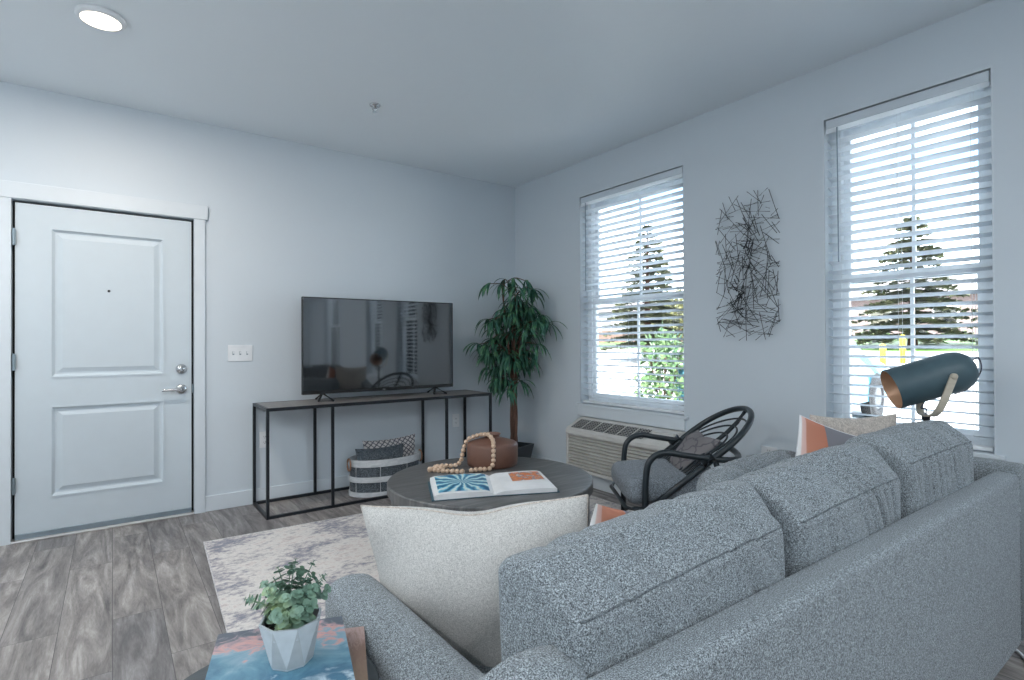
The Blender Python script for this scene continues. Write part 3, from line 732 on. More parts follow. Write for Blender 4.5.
def openbook():
    # corners of the lying spread on the table (left edge, spine, right edge)
    z = CZ; t = thing('open_book', 'open picture book with blue sunburst photo lying on the coffee table', 'book', (1.55, 2.30, z))
    Lf, Ln = Vector((1.335, 2.545, 0)), Vector((1.190, 2.225, 0)); Sf, Sn = Vector((1.635, 2.44, 0)), Vector((1.455, 2.125, 0)); Rf, Rn = Vector((1.895, 2.325, 0)), Vector((1.735, 1.995, 0))
    bm = bmesh.new()
    def q(*p, zz=0, th=.004):
        A = [bm.verts.new((v.x, v.y, z + .001)) for v in p]; Bq = [bm.verts.new((v.x, v.y, z + .001 + th)) for v in p]
        for k in range(4): bm.faces.new((A[k], A[(k + 1) % 4], Bq[(k + 1) % 4], Bq[k]))
        bm.faces.new(A[::-1]); bm.faces.new(Bq)
    out = lambda a, b: a + (a - b).normalized() * .012
    q(out(Lf, Sf), out(Ln, Sn), Sn, Sf); q(Sf, Sn, out(Rn, Sn), out(Rf, Sf))
    obj('cover', bm, plain('book_cover_teal', (.03, .10, .14), .4), t)
    def block(name, Of, On, hmax, mat_top, inset, z0=.005, partname=None):
        n = 14; bm = bmesh.new(); uvl = bm.loops.layers.uv.new('UVMap'); rows = []
        for i in range(n + 1):
            s = i / n; h = z0 + .004 + hmax * (math.sin(PI * min(1, (1 - s) * 1.0 + .0) ** .55) ** .8 * .35 + (1 - s) ** .0 * .65) * min(1, (s * 7) ** .7 + .12)
            rows.append((Sf.lerp(Of, s), Sn.lerp(On, s), h))
        top, bot = [], []
        for f, nn_, h in rows:
            top.append((bm.verts.new((f.x, f.y, z + h)), bm.verts.new((nn_.x, nn_.y, z + h)))); bot.append((bm.verts.new((f.x, f.y, z + z0)), bm.verts.new((nn_.x, nn_.y, z + z0))))
        for i in range(n):
            bm.faces.new((top[i][0], top[i + 1][0], top[i + 1][1], top[i][1])); bm.faces.new((bot[i][0], bot[i][1], bot[i + 1][1], bot[i + 1][0]))
            bm.faces.new((top[i][0], bot[i][0], bot[i + 1][0], top[i + 1][0])); bm.faces.new((top[i][1], top[i + 1][1], bot[i + 1][1], bot[i][1]))
        bm.faces.new((top[-1][0], bot[-1][0], bot[-1][1], top[-1][1])); bm.faces.new((top[0][0], top[0][1], bot[0][1], bot[0][0]))
        blk = obj(name, bm, M['paper'], t)
        bm = bmesh.new(); uvl = bm.loops.layers.uv.new('UVMap'); s0, s1, v0, v1 = inset; pv = []
        for i in range(n + 1):
            s = i / n
            if s < s0 - 1e-6 or s > s1 + 1e-6: continue
            f, nn_, h = rows[i]; u = (s - s0) / (s1 - s0)
            pv.append((u, bm.verts.new((*f.lerp(nn_, v0).xy, z + h + .0012)), bm.verts.new((*f.lerp(nn_, v1).xy, z + h + .0012))))
        for (u0, a, b), (u1, c, d) in zip(pv, pv[1:]):
            f = bm.faces.new((a, c, d, b))
            for l, uv in zip(f.loops, ((u0, 1), (u1, 1), (u1, 0), (u0, 0))): l[uvl].uv = uv
        obj(partname, bm, mat_top, blk)
    block('left_pages', Lf, Ln, .024, sunburst(), (1 / 14, 13 / 14, .03, .93), partname='sunburst_print')
    block('right_pages', Rf, Rn, .018, patternmat('orange_map_print', [(.40, (.72, .22, .08)), (.52, (.80, .33, .16)), (.55, (.10, .16, .30)), (.62, (.75, .70, .66))], 5, dist=.6), (5 / 14, 13 / 14, .07, .55), partname='orange_print')
openbook()

# ---------------------------------------------------------------- basket with two cushions
def basket():
    cx, cy = 1.765, 4.125; a, b = .285, .175
    t = thing('storage_basket', 'oval whitewashed band basket with leather handles under the console table', 'basket', (cx, cy, 0))
    def band(z0, z1, g=0, th=.008):
        bm = bmesh.new(); n = 56; R = []
        for k in range(n):
            q = 2 * PI * k / n; ca, sa = math.cos(q), math.sin(q)
            R.append([bm.verts.new((cx + (a + g + o) * ca, cy + (b + g + o) * sa, zz)) for o, zz in ((0, z0), (th, z0), (th, z1), (0, z1))])
        for k in range(n):
            A, Bq = R[k], R[(k + 1) % n]
            for j in range(4): bm.faces.new((A[j], Bq[j], Bq[(j + 1) % 4], A[(j + 1) % 4]))
        return bm
    for z0, z1 in ((.006, .04), (.115, .155), (.232, .285)): obj('band', band(z0, z1), M['basketwood'], t)
    bm = bmesh.new()
    for k in range(8):
        q = PI / 8 + PI * k / 4; tube(bm, [(cx + (a + .004) * math.cos(q), cy + (b + .004) * math.sin(q), .01), (cx + (a + .004) * math.cos(q), cy + (b + .004) * math.sin(q), .28)], .0035, seg=6)
    obj('upright_rods', bm, M['basketwood'], t)
    obj('base', Lt([(1, 0.002), (1, .01)], (cx, cy, 0), seg=48, sx=a, sy=b), M['basketwood'], t)
    obj('liner', band(.01, .235, -.006, .004), M['darkcush'], t)
    for s in (-1, 1):
        ctr = Vector((cx + s * (a + .016), cy - .01, .245)); n = 18
        bm = T([ctr + Vector((0, math.cos(2 * PI * k / n) * .035, math.sin(2 * PI * k / n) * .045)) for k in range(n)], .0065, seg=8, closed=True)
        obj('handle', bm, M['leather'], t, True)
    p, _ = pillow('throw_pillow', .47, .40, .13, M['lattice'], (cx + .075, cy + .055, .210), (1, .03, .02), (0.03, .12, 1), seed=3)
    tag(p, 'cream lattice pattern pillow standing at the back of the basket', 'pillow')
    p, _ = pillow('throw_pillow', .40, .34, .12, M['darkcush'], (cx - .06, cy - .055, .200), (1, -.04, .01), (0.0, .10, 1), seed=5)
    tag(p, 'charcoal pillow standing at the front of the basket', 'pillow')
basket()

# ---------------------------------------------------------------- corner plant
def plant():
    ra = random.Random(5); bx_, by = 2.955, 4.01
    t = thing('potted_tree', 'tall willow-leaved artificial tree in a black planter in the room corner', 'potted plant', (bx_, by, 0))
    n = 4; bm = bmesh.new(); A = []; Bq = []; Ci = []
    for k in range(4):
        q = PI / 4 + PI / 2 * k + .35
        A.append(bm.verts.new((bx_ + .135 * math.cos(q), by + .135 * math.sin(q), 0))); Bq.append(bm.verts.new((bx_ + .20 * math.cos(q), by + .20 * math.sin(q), .25))); Ci.append(bm.verts.new((bx_ + .183 * math.cos(q), by + .183 * math.sin(q), .25)))
    Di = [bm.verts.new((bx_ + (v.co.x - bx_) * .95, by + (v.co.y - by) * .95, .20)) for v in Ci]
    for P_, Q_ in ((A, Bq), (Bq, Ci), (Ci, Di)):
        for k in range(4): bm.faces.new((P_[k], P_[(k + 1) % 4], Q_[(k + 1) % 4], Q_[k]))
    bm.faces.new(A[::-1])
    pt = obj('planter', bm, M['pot'], t)
    obj('soil', slab([(v[0], v[1]) for v in [(bx_ + .172 * math.cos(PI / 4 + PI / 2 * k + .35), by + .172 * math.sin(PI / 4 + PI / 2 * k + .35)) for k in range(4)]], .15, .215), M['soil'], pt)
    bm = bmesh.new(); stems = []
    for s in range(4):
        ph = s * PI / 2; pts = []
        top = (1.60, 1.40, 1.50, 1.70)[s]
        for i in range(26):
            z = .18 + (top - .18) * i / 25; w = .020 if z < .85 else .020 + (z - .85) * .10
            tw = ph + z * 5 if z < .85 else ph + .85 * 5
            pts.append(Vector((bx_ + .01 + math.cos(tw) * w, by + math.sin(tw) * w, z)))
        stems.append(pts); tube(bm, pts, [.019 - .012 * i / 25 for i in range(26)], seg=8)
    obj('trunk', bm, M['bark'], t, True)
    # arching twigs carrying whorls of long narrow drooping leaves
    bm = bmesh.new(); tw = bmesh.new()
    def leaf(p, d, L, w, droop):
        d = d.normalized(); side = d.cross(Vector((0, 0, 1)))
        if side.length < .1: side = Vector((1, 0, 0))
        side.normalize(); prev = None; pos = p.copy(); dr = d.copy(); n = 6
        for i in range(n + 1):
            s = i / n; ww = w * (math.sin(PI * min(1, s * .9 + .08)) ** .8) if i < n else .0005
            up = side.cross(dr) * ww * .35
            r = [bm.verts.new(pos - side * ww + up), bm.verts.new(pos), bm.verts.new(pos + side * ww + up)]
            if prev: bm.faces.new((prev[0], prev[1], r[1], r[0])); bm.faces.new((prev[1], prev[2], r[2], r[1]))
            prev = r; dr = (dr + Vector((0, 0, -droop / n))).normalized(); pos = pos + dr * L / n
    cl = []
    for k in range(80):
        s = stems[k % 4]; zt = ra.uniform(.78, 1.72); i = min(25, int(25 * (min(zt, s[-1].z) - .18) / (s[-1].z - .18))); base = s[i]
        q = k * 2.4 + ra.uniform(-.3, .3)
        rad = .15 + .15 * math.sin(PI * max(0, min(1, (zt - .62) / 1.2))) ** .7; rad *= ra.uniform(.45, 1.05)
        d = Vector((math.cos(q), math.sin(q), 0))
        room = 1.0
        tip = base + d * rad + Vector((0, 0, ra.uniform(-.02, .12)))
        if tip.x > E - .14: tip.x = E - .14
        if tip.y > D - .14: tip.y = D - .14
        mid = (base + tip) / 2 + Vector((0, 0, .05)); tube(tw, spline([base, mid, tip], 4), .0035, seg=5)
        cl.append((tip, d, mid))
    for tip, d, mid in cl:
        for j in range(ra.randint(9, 13)):
            q = ra.uniform(-2.0, 2.0); dd = Matrix.Rotation(q, 3, 'Z') @ d
            dd.z = ra.uniform(-.3, .7)
            st = tip if j % 3 else mid
            L = ra.uniform(.13, .23)
            e = st + Vector((dd.x, dd.y, 0)) * L
            if e.x > E - .02: dd.x = -abs(dd.x) * .4
            if e.y > D - .02: dd.y = -abs(dd.y) * .4
            leaf(st, dd, L, ra.uniform(.0095, .015), ra.uniform(1.5, 2.8))
    for v in bm.verts: v.co.x = min(v.co.x, E - .006); v.co.y = min(v.co.y, D - .006)
    obj('leaves', bm, M['leaf_d'], t)
    obj('twigs', tw, M['bark'], t)
plant()

# ---------------------------------------------------------------- bent-tube armchair
def armchair():
    f = Vector((.806, -.592, 0)); w = Vector((.592, .806, 0))     # f = backwards, w = to the far arm
    O = Vector((2.30, 1.81, 0)) - f * .09 + w * .275
    P = lambda u, s, z: O + f * u + w * s + Vector((0, 0, z))
    t = thing('armchair', 'black bent-tube armchair with hoop back and grey seat by the window wall', 'armchair', P(.2, 0, RZ))
    hw = .275; r = .0165
    # hoop: straight sides rising backwards, round top; seen as an inclined oval
    S0 = Vector((.0, .30)); S1 = Vector((.64, .795)); dr = (S1 - S0).normalized(); LL = (S1 - S0).length
    def hoop(k, wid, l0, dip):
        pts = []; n = 34
        for i in range(n + 1):
            a = PI * i / n; e = l0 - wid * 1.05
            sd = math.cos(a) * wid; l = e + math.sin(a) * wid * 1.05
            uz = S0 + dr * l; nrm = Vector((dr.y, -dr.x)); bow = dip * math.sin(a)
            pts.append(P(uz.x + nrm.x * bow, sd, uz.y + nrm.y * bow))
        a0 = P(S0.x + dr.x * .0 + .03 * (k > 0), wid * (1 if k == 0 else .98), S0.y)
        b0 = P(S0.x + .03 * (k > 0), -wid * (1 if k == 0 else .98), S0.y)
        m0 = pts[0].lerp(a0, .5); m1 = pts[-1].lerp(b0, .5)
        return [a0, m0] + pts + [m1, b0]
    obj('hoop_frame', T(hoop(0, hw, LL, 0), r, seg=12), M['chairtube'], t, True)
    for k, (wid, l0) in enumerate(((.235, LL - .05), (.20, LL - .115), (.165, LL - .18), (.13, LL - .245), (.095, LL - .31)), 1):
        obj('back_rod', T(hoop(k, wid, l0, .035), .0055, seg=8), M['chairtube'], t, True)
    sp_ = []
    for i in range(9):
        l = LL - (LL - .1) * i / 8; bow = .035 * math.sin(min(1, i / 2) * PI / 2) + .004; uz = S0 + dr * l; nrm = Vector((dr.y, -dr.x)); sp_.append(P(uz.x + nrm.x * bow, 0, uz.y + nrm.y * bow))
    obj('spine', T(sp_, .0125, seg=8), M['chairtube'], t, True)
    for s in (-1, 1):
        arm = spline([P(-.005, s * hw, RZ + .01), P(-.005, s * hw, .30), P(0, s * hw, .47), P(.02, s * hw, .56), P(.09, s * hw, .603), P(.20, s * hw, .590), P(.32, s * hw, .572), P(.44, s * (hw + .008), .565), P(.50, s * (hw - .05), .568), P(.53, s * (hw - .16), .575), P(.535, 0, .577)], 6)
        obj('arm', T(arm, r, seg=12), M['chairtube'], t, True)
        obj('leg', T([P(.50, s * hw, RZ + .008), P(.42, s * hw, .30), P(.36, s * hw, .567)], r * .9, seg=10), M['chairtube'], t, True)
        obj('joint', T([P(.29, s * (hw + .008), .545), P(.345, s * (hw + .008), .583)], .027, seg=10), M['chairtube'], t, True)
    obj('seat_frame', T([P(-.06, -hw, .315), P(-.09, -hw + .06, .30), P(-.09, hw - .06, .30), P(-.06, hw, .315), P(.46, hw, .30), P(.46, -hw, .30)], .012, seg=8, closed=True), M['chairtube'], t, True)
    boxcushion('seat_cushion', (.55, .50, .135), .05, M['chairseat'], P(.185, 0, .395), rot=(0, -.03, math.atan2(-.592, .806)), parent=t, n=16, bulge=.014, seed=4)
    p, _ = pillow('throw_pillow', .36, .30, .12, M['loops'], P(.335, .03, .535), tuple(w), (.58 * .806, -.58 * .592, .62), seed=8, sag=.015)
    tag(p, 'taupe pillow with dark loop lines on the black armchair', 'pillow')
armchair()

# ---------------------------------------------------------------- sofa
def sofa():
    t = thing('sofa', 'long grey tweed sofa with loose back cushions, its back to the camera', 'sofa', (1.57, .95, 0))
    mt = M['sofa']; XA, XB = .52, 2.615; YR = .492; ZB = .70
    bm = BB((XA - .03, YR, .085), (XB + .005, YR + .080, ZB), .022, 4)
    obj('back_frame', bm, mt, t, True)
    obj('base', BB((XA - .08, YR + .06, .10), (XB + .10, 1.27, .30), .012), mt, t)
    def arm(xo, xi, right=False):
        bm = bmesh.new(); st = []
        ys = [YR + .001, YR + .012, YR + .04, YR + .08, YR + .13, YR + .18, YR + .22, YR + .26, YR + .30, YR + .36, YR + .46, YR + .56, YR + .66, YR + .76, 1.285, 1.30, 1.306]
        s = 1 if xi > xo else -1; xc = (xo + xi) / 2; hw = abs(xi - xo) / 2
        for i, y in enumerate(ys):
            d = y - YR
            hump = math.exp(-((d - .115) / .085) ** 2)
            zt = .62 + .105 * hump + .02 * max(0, 1 - d / .3)
            if right: hump = 0; zt = .725 - .10 * max(0, min(1, (d - .35) / .3))
            wdt = hw + .0 ; ext = .035 * hump
            e = 1 - .18 * max(0, (y - 1.28) / .026) - .10 * max(0, (YR + .012 - y) / .012)
            ring = []; n = 12
            ring.append((xc - s * wdt * e, .10)); ring.append((xc - s * wdt * e, zt - wdt * .7))
            for k in range(1, n):
                a = PI * k / n
                px = -math.cos(a); pz = math.sin(a) ** .75
                xx = xc + s * ((px * wdt) + (ext if px > 0 else 0) * px) * e
                ring.append((xx, zt - wdt * .7 + pz * wdt * .7 * (1 if e > .95 else e)))
            ring.append((xc + s * (wdt + ext) * e, zt - wdt * .7)); ring.append((xc + s * (wdt + ext * .5) * e, .10))
            st.append([bm.verts.new((x, y, z)) for x, z in ring])
        for A, Bq in zip(st, st[1:]):
            for k in range(len(A)): bm.faces.new((A[k], A[(k + 1) % len(A)], Bq[(k + 1) % len(A)], Bq[k]))
        bm.faces.new(st[0][::-1]); bm.faces.new(st[-1])
        return obj('arm', bm, mt, t, True)
    arm(.398, .525); arm(2.745, 2.618, True)
    xs = [XA + .01, 1.22, 1.92, XB - .0]
    for a, b in zip(xs, xs[1:]): boxcushion('seat_cushion', (b - a - .006, .66, .15), .035, mt, ((a + b) / 2, .955, .365), parent=t, n=12, bulge=.01, seed=a)
    # back cushions: x0, x1, top, lean
    for (a, b, zt, dy, sd, rg, rk, dp) in ((.532, 1.170, .846, 0, 1.3, .012, 9, .072), (1.184, 1.790, .872, -.004, 4.1, .013, 19, .085), (1.812, 2.425, .890, -.006, 7.7, .013, 17, .065)):
        h = zt - .40; 
        c = boxcushion('back_cushion', (b - a, .18, h), .026, mt, ((a + b) / 2, .664 + dy, .40 + h / 2), rot=(.0, -.045 if a < 1 else -.028 if a < 1.7 else 0, 0), parent=t, n=120, bulge=.010, ridge=rg, seed=sd, ridgek=rk, crown=.0, drop=dp, skew=.035)
        pts = [p + Vector((0, -.0006, .0006)) for p in SEAMS[c.name]]
        obj('seam', T(pts, .0020, seg=6), M['seam'], c, True)
    for x in (.47, 2.68):
        for y in (.56, 1.24): obj('leg', Lt([(.016, 0.0), (.024, .10)], (x, y, 0.0 if y < .8 else RZ), seg=16), M['black'], t, True)
sofa()
# loose cushions on the sofa
p = boxcushion('sofa_cushion', (.64, .16, .34), .07, M['sofa'], (1.955, 1.10, .562), rot=(-.10, 0, .05), n=56, bulge=.02, ridge=.012, seed=12.5, ridgek=26)
tag(p, 'grey tweed cushion leaning in front of the sofa back, nearest the armchair', 'cushion')
def piped(p_rim, parent, mat, r=.003): obj('piping', T([v for i, v in enumerate(p_rim) if i % 2 == 0], r, seg=6, closed=True), mat, parent, True)
A, Bq = Vector((.512, 1.30, 0)), Vector((.885, .905, 0)); U = (Bq - A)
p, rim = pillow('throw_pillow', .55, .49, .23, M['cream'], ((A + Bq) / 2).to_3d() + Vector((.024, -.001, .566)), U + Vector((0, 0, .05)), (-.13, -.13, 1), seed=2, sag=.02, n=44, conc=.07, wr=.008)
tag(p, 'large cream textured pillow leaning on the left sofa arm', 'pillow'); piped(rim, p, M['beige'], .0022)
p, rim = pillow('throw_pillow', .50, .45, .13, M['block'], (1.25, 1.10, .475), (-.90, .10, .22), (.25, -.35, .9), seed=6, n=34)
tag(p, 'grey and salmon colour-block pillow mostly hidden between the cream pillow and the sofa back', 'pillow')
p, rim = pillow('throw_pillow', .48, .46, .13, M['block'], (2.309, .954, .602), (-.74, .40, .24), (.28, -.06, .95), seed=9, n=34)
tag(p, 'orange and grey colour-block pillow standing on its corner near the lamp', 'pillow'); piped(rim, p, M['whitecord'], .002)
p, rim = pillow('throw_pillow', .50, .42, .15, M['beige'], (2.49, 1.00, .665), (.95, -.28, -.04), (.12, -.12, .95), seed=14, n=34)
tag(p, 'beige linen pillow at the far end of the sofa under the window', 'pillow')

# white cord lying at the sofa's rear corner
tag(obj('floor_cable', T(spline([(2.42, .36, .008), (2.50, .41, .008), (2.60, .462, .009), (2.70, .50, .008), (2.80, .57, .008), (2.90, .60, .008)], 5), .006, seg=8), M['whitecord'], smooth=True), 'white cord on the floor at the rear corner of the sofa', 'cord')

# ---------------------------------------------------------------- floor lamp behind the sofa arm
def lamp():
    Rv, Fv = Vector((.806, -.592, 0)), Vector((.592, .806, 0)); c = Vector((2.945, .845, 1.012))
    t = thing('reading_lamp', 'slate blue cylinder reading lamp on a wooden fork in front of the window', 'lamp', (2.92, .862, 0))
    ax = (-Rv * .92 + Fv * .25 + Vector((0, 0, -.33))).normalized()           # towards the opening
    pv = (-Fv * .964 - Rv * .267).normalized(); pv = (pv - ax * pv.dot(ax)).normalized()
    K = 1.0
    prof_o = [(r_ * K, z_ * K) for r_, z_ in [(.0, -.168), (.03, -.165), (.058, -.152), (.078, -.128), (.088, -.095), (.090, -.06), (.091, .165), (.089, .168)]]
    prof_i = [(r_ * K, z_ * K) for r_, z_ in [(.089, .168), (.087, .166), (.086, -.06), (.080, -.10), (.05, -.14), (.0, -.15)]]
    obj('lamp_shade', Lt(prof_o, c, axis=ax, seg=48, cap0=False, cap1=False), M['lampshade'], t, True)
    obj('shade_lining', Lt(prof_i, c, axis=ax, seg=48, cap0=False, cap1=False), M['copper'], t, True)
    obj('bulb', Lt([(.012, -.12), (.014, -.08), (.03, -.04), (.034, -.015), (.024, .012), (.0, .02)], c, axis=ax, seg=20, cap1=False), M['white'], t, True)
    pc = c - ax * .040
    base = Vector((2.925, .862, .845)); pts = []
    for k in range(-12, 13):
        a = k / 12; side = math.copysign(1 - (1 - abs(a)) ** 3, a) * .104; z = base.z + abs(a) ** 2.3 * (pc.z - base.z)
        cen = base.lerp(pc, ((z - base.z) / (pc.z - base.z))); pts.append(Vector((cen.x, cen.y, z)) + Vector((pv.x, pv.y, 0)).normalized() * side)
    bm = bmesh.new(); hw = .0145; hh = Vector((pv.x, pv.y, 0)).normalized(); wd = hh.cross(Vector((0, 0, 1))).normalized(); rows = []
    for i, p_ in enumerate(pts):
        tg = (pts[min(i + 1, 24)] - pts[max(i - 1, 0)]).normalized(); nn = wd.cross(tg).normalized()
        rows.append([bm.verts.new(p_ + wd * sx * hw + nn * sy * .004) for sx, sy in ((-1, -1), (1, -1), (1, 1), (-1, 1))])
    for A_, B_ in zip(rows, rows[1:]):
        for k in range(4): bm.faces.new((A_[k], A_[(k + 1) % 4], B_[(k + 1) % 4], B_[k]))
    bm.faces.new(rows[0][::-1]); bm.faces.new(rows[-1])
    obj('fork_bracket', bm, M['ash'], t)
    for s in (1, -1): obj('pivot_knob', Lt([(.013, -.005), (.013, .008), (.011, .011)], pc + pv * .102 * s, axis=pv * s, seg=20), M['ash'], t, True)
    obj('pole', Lt([(.011, .03), (.011, base.z - .02), (.016, base.z - .02), (.016, base.z - .004)], (base.x, base.y, 0), seg=16), M['black'], t, True)
    obj('foot', Lt([(.125, 0), (.125, .018), (.118, .024), (.02, .03)], (base.x, base.y, 0), seg=48), M['black'], t, True)
    e = c - ax * .15
    cd = spline([e + Vector((0, 0, .02)), e - ax * .035 + Vector((0, 0, .03)), e - ax * .045 + Vector((0, 0, -.03)), e - ax * .0 + Vector((0, 0, -.09)), e + ax * .06 + Vector((0, 0, -.10))], 6)
    obj('cord', T(cd, .0028, seg=8), M['cord'], t, True)
    obj('cord', T(spline([c + ax * .02 + Vector((0, 0, -.085)), c + ax * .045 + Vector((0, 0, -.12)), base + Vector((0, 0, .03)), base], 6), .0028, seg=8), M['cord'], t, True)
lamp()

# ---------------------------------------------------------------- side table, books, eucalyptus
def sidetable():
    cx, cy, z = .212, .985, .58; r = .182
    t = thing('side_table', 'small round slate side table beside the left sofa arm', 'side table', (cx, cy, 0))
    obj('tabletop', Lt([(r - .004, z - .022), (r, z - .018), (r, z - .004), (r - .003, z)], (cx, cy, 0), seg=64), M['sidetable'], t)
    obj('stem', Lt([(.016, .02), (.016, z - .022)], (cx, cy, 0), seg=20), M['black'], t, True)
    obj('foot', Lt([(.14, 0), (.14, .012), (.135, .018), (.02, .02)], (cx, cy, 0), seg=48), M['black'], t, True)
sidetable()
def book(label, cs, z0, h, cover, matp):
    """cs: four corners far-left, far-right, near-right, near-left"""
    c = [Vector((x, y, 0)) for x, y in cs]; ctr = sum(c, Vector()) / 4
    t = thing('hardcover_book', label, 'book', (ctr.x, ctr.y, z0))
    def sl(z_a, z_b, sc, uv=False):
        bm = bmesh.new(); L = bm.loops.layers.uv.new('UVMap')
        pts = [ctr + (p - ctr) * sc for p in c]
        A_ = [bm.verts.new((p.x, p.y, z_a)) for p in pts]; B_ = [bm.verts.new((p.x, p.y, z_b)) for p in pts]
        for k in range(4): bm.faces.new((A_[k], A_[(k + 1) % 4], B_[(k + 1) % 4], B_[k]))
        bm.faces.new(A_[::-1]); f = bm.faces.new(B_)
        for l, q in zip(f.loops, ((0, 1), (1, 1), (1, 0), (0, 0))): l[L].uv = q
        return bm
    obj('page_block', sl(z0 + .0025, z0 + h - .0025, .965), M['paper'], t)
    obj('front_cover', sl(z0 + h - .003, z0 + h, 1), cover, t); obj('back_cover', sl(z0 + .0002, z0 + .003, 1), matp, t)
seascape = patternmat('seascape_cover', [(0, (.80, .84, .86)), (.22, (.70, .78, .82)), (.30, (.10, .25, .34)), (.40, (.55, .66, .72)), (.5, (.06, .16, .25)), (.66, (.12, .27, .36)), (.82, (.25, .38, .46)), (.87, (.62, .34, .31)), (.93, (.42, .30, .32)), (.97, (.16, .17, .20)), (1, (.10, .12, .15))], 3.0, dist=1.6, stretch=(1, 2.6, 1), axis='Y', detail=9, amp=.75)
desert = patternmat('desert_cover', [(0, (.10, .07, .05)), (.4, (.27, .19, .13)), (.75, (.20, .12, .09)), (1, (.42, .30, .28))], 9, dist=1, stretch=(5, 1.5, 1), axis='Y')
book('larger hardcover book with brown desert cover at the bottom of the side table stack', [(.172, 1.165), (.408, 1.062), (.300, .75), (.060, .86)], .58, .026, desert, M['dark'])
book('blue and pink seascape picture book on top of the side table stack', [(.158, 1.140), (.366, 1.070), (.268, .67), (.055, .76)], .6062, .030, seascape, M['paper'])
def eucalyptus():
    ra = random.Random(21); z0 = .6364; cx, cy = .245, .972
    t = thing('potted_eucalyptus', 'small eucalyptus plant in a faceted concrete pot on the seascape book', 'potted plant', (cx, cy, z0))
    # faceted pot: 8-sided, twisted triangles
    bm = bmesh.new(); n = 8; hgt = .074; rb, rt = .034, .051; rot = .35
    Bt = [bm.verts.new((cx + rb * math.cos(rot + 2 * PI * k / n), cy + rb * math.sin(rot + 2 * PI * k / n), z0)) for k in range(n)]
    Lo = [bm.verts.new((cx + (rb + .002) * math.cos(rot + 2 * PI * k / n), cy + (rb + .002) * math.sin(rot + 2 * PI * k / n), z0 + .004)) for k in range(n)]
    Tp = [bm.verts.new((cx + rt * math.cos(rot + 2 * PI * (k + .5) / n), cy + rt * math.sin(rot + 2 * PI * (k + .5) / n), z0 + hgt)) for k in range(n)]
    Ti = [bm.verts.new((cx + (rt - .004) * math.cos(rot + 2 * PI * (k + .5) / n), cy + (rt - .004) * math.sin(rot + 2 * PI * (k + .5) / n), z0 + hgt)) for k in range(n)]
    Td = [bm.verts.new((v.co.x, v.co.y, z0 + hgt - .02)) for v in Ti]
    for k in range(n):
        k2 = (k + 1) % n
        bm.faces.new((Bt[k], Bt[k2], Lo[k2], Lo[k]))
        bm.faces.new((Lo[k], Lo[k2], Tp[k])).material_index = 1
        bm.faces.new((Lo[k2], Tp[k2], Tp[k])).material_index = 0
        bm.faces.new((Tp[k], Tp[k2], Ti[k2], Ti[k])); bm.faces.new((Ti[k], Ti[k2], Td[k2], Td[k]))
    bm.faces.new(Bt[::-1])
    pt = obj('pot', bm, None, t, mats=[M['concrete'], M['concrete2']])
    obj('soil', Lt([(.040, .05), (.0425, hgt - .014), (.001, hgt - .011)], (cx, cy, z0), seg=24), M['soil'], pt)
    bm = bmesh.new(); st = bmesh.new()
    def disc(p, nrm, r):
        a, b = frame3(nrm); c0 = bm.verts.new(p + nrm * r * .18 * -1); n_ = 9
        rim = [bm.verts.new(p + (a * math.cos(2 * PI * i / n_) + b * math.sin(2 * PI * i / n_)) * r * (1.12 if i == 0 else 1)) for i in range(n_)]
        for i in range(n_): bm.faces.new((c0, rim[i], rim[(i + 1) % n_]))
    for s in range(25):
        q = s * 2.4; lean = .012 + .052 * ((s + .5) / 25) ** .6; hh = ra.uniform(.045, .085) * (1.15 - .5 * (s / 25)) + .012
        b0 = Vector((cx + math.cos(q) * .018 * ra.random(), cy + math.sin(q) * .018, z0 + hgt - .015)); tip = b0 + Vector((math.cos(q) * lean, math.sin(q) * lean, hh))
        mid = b0.lerp(tip, .5) + Vector((-math.cos(q) * .006, -math.sin(q) * .006, .008)); cur = spline([b0, mid, tip], 5); tube(st, cur, .0009, seg=4)
        m = 8
        for j in range(m):
            f_ = (j + 1.2) / (m + .2); idx = min(len(cur) - 2, int(f_ * (len(cur) - 1))); p0 = cur[idx].lerp(cur[idx + 1], (f_ * (len(cur) - 1)) % 1); tg = (cur[idx + 1] - cur[idx]).normalized(); a, b = frame3(tg)
            r = (.0125 - .0078 * f_) * ra.uniform(.85, 1.15); ang = j * 1.45 + ra.random() * .5
            for sg in (1, -1):
                side = (a * math.cos(ang) + b * math.sin(ang)) * sg
                disc(p0 + side * r * .95, (tg * 1.0 + side * ra.uniform(-.5, .1)).normalized(), r)
        disc(cur[-1], (cur[-1] - cur[-2]).normalized(), .004)
    obj('leaves', bm, M['euc'], t); obj('stems', st, M['euc'], t)
eucalyptus()

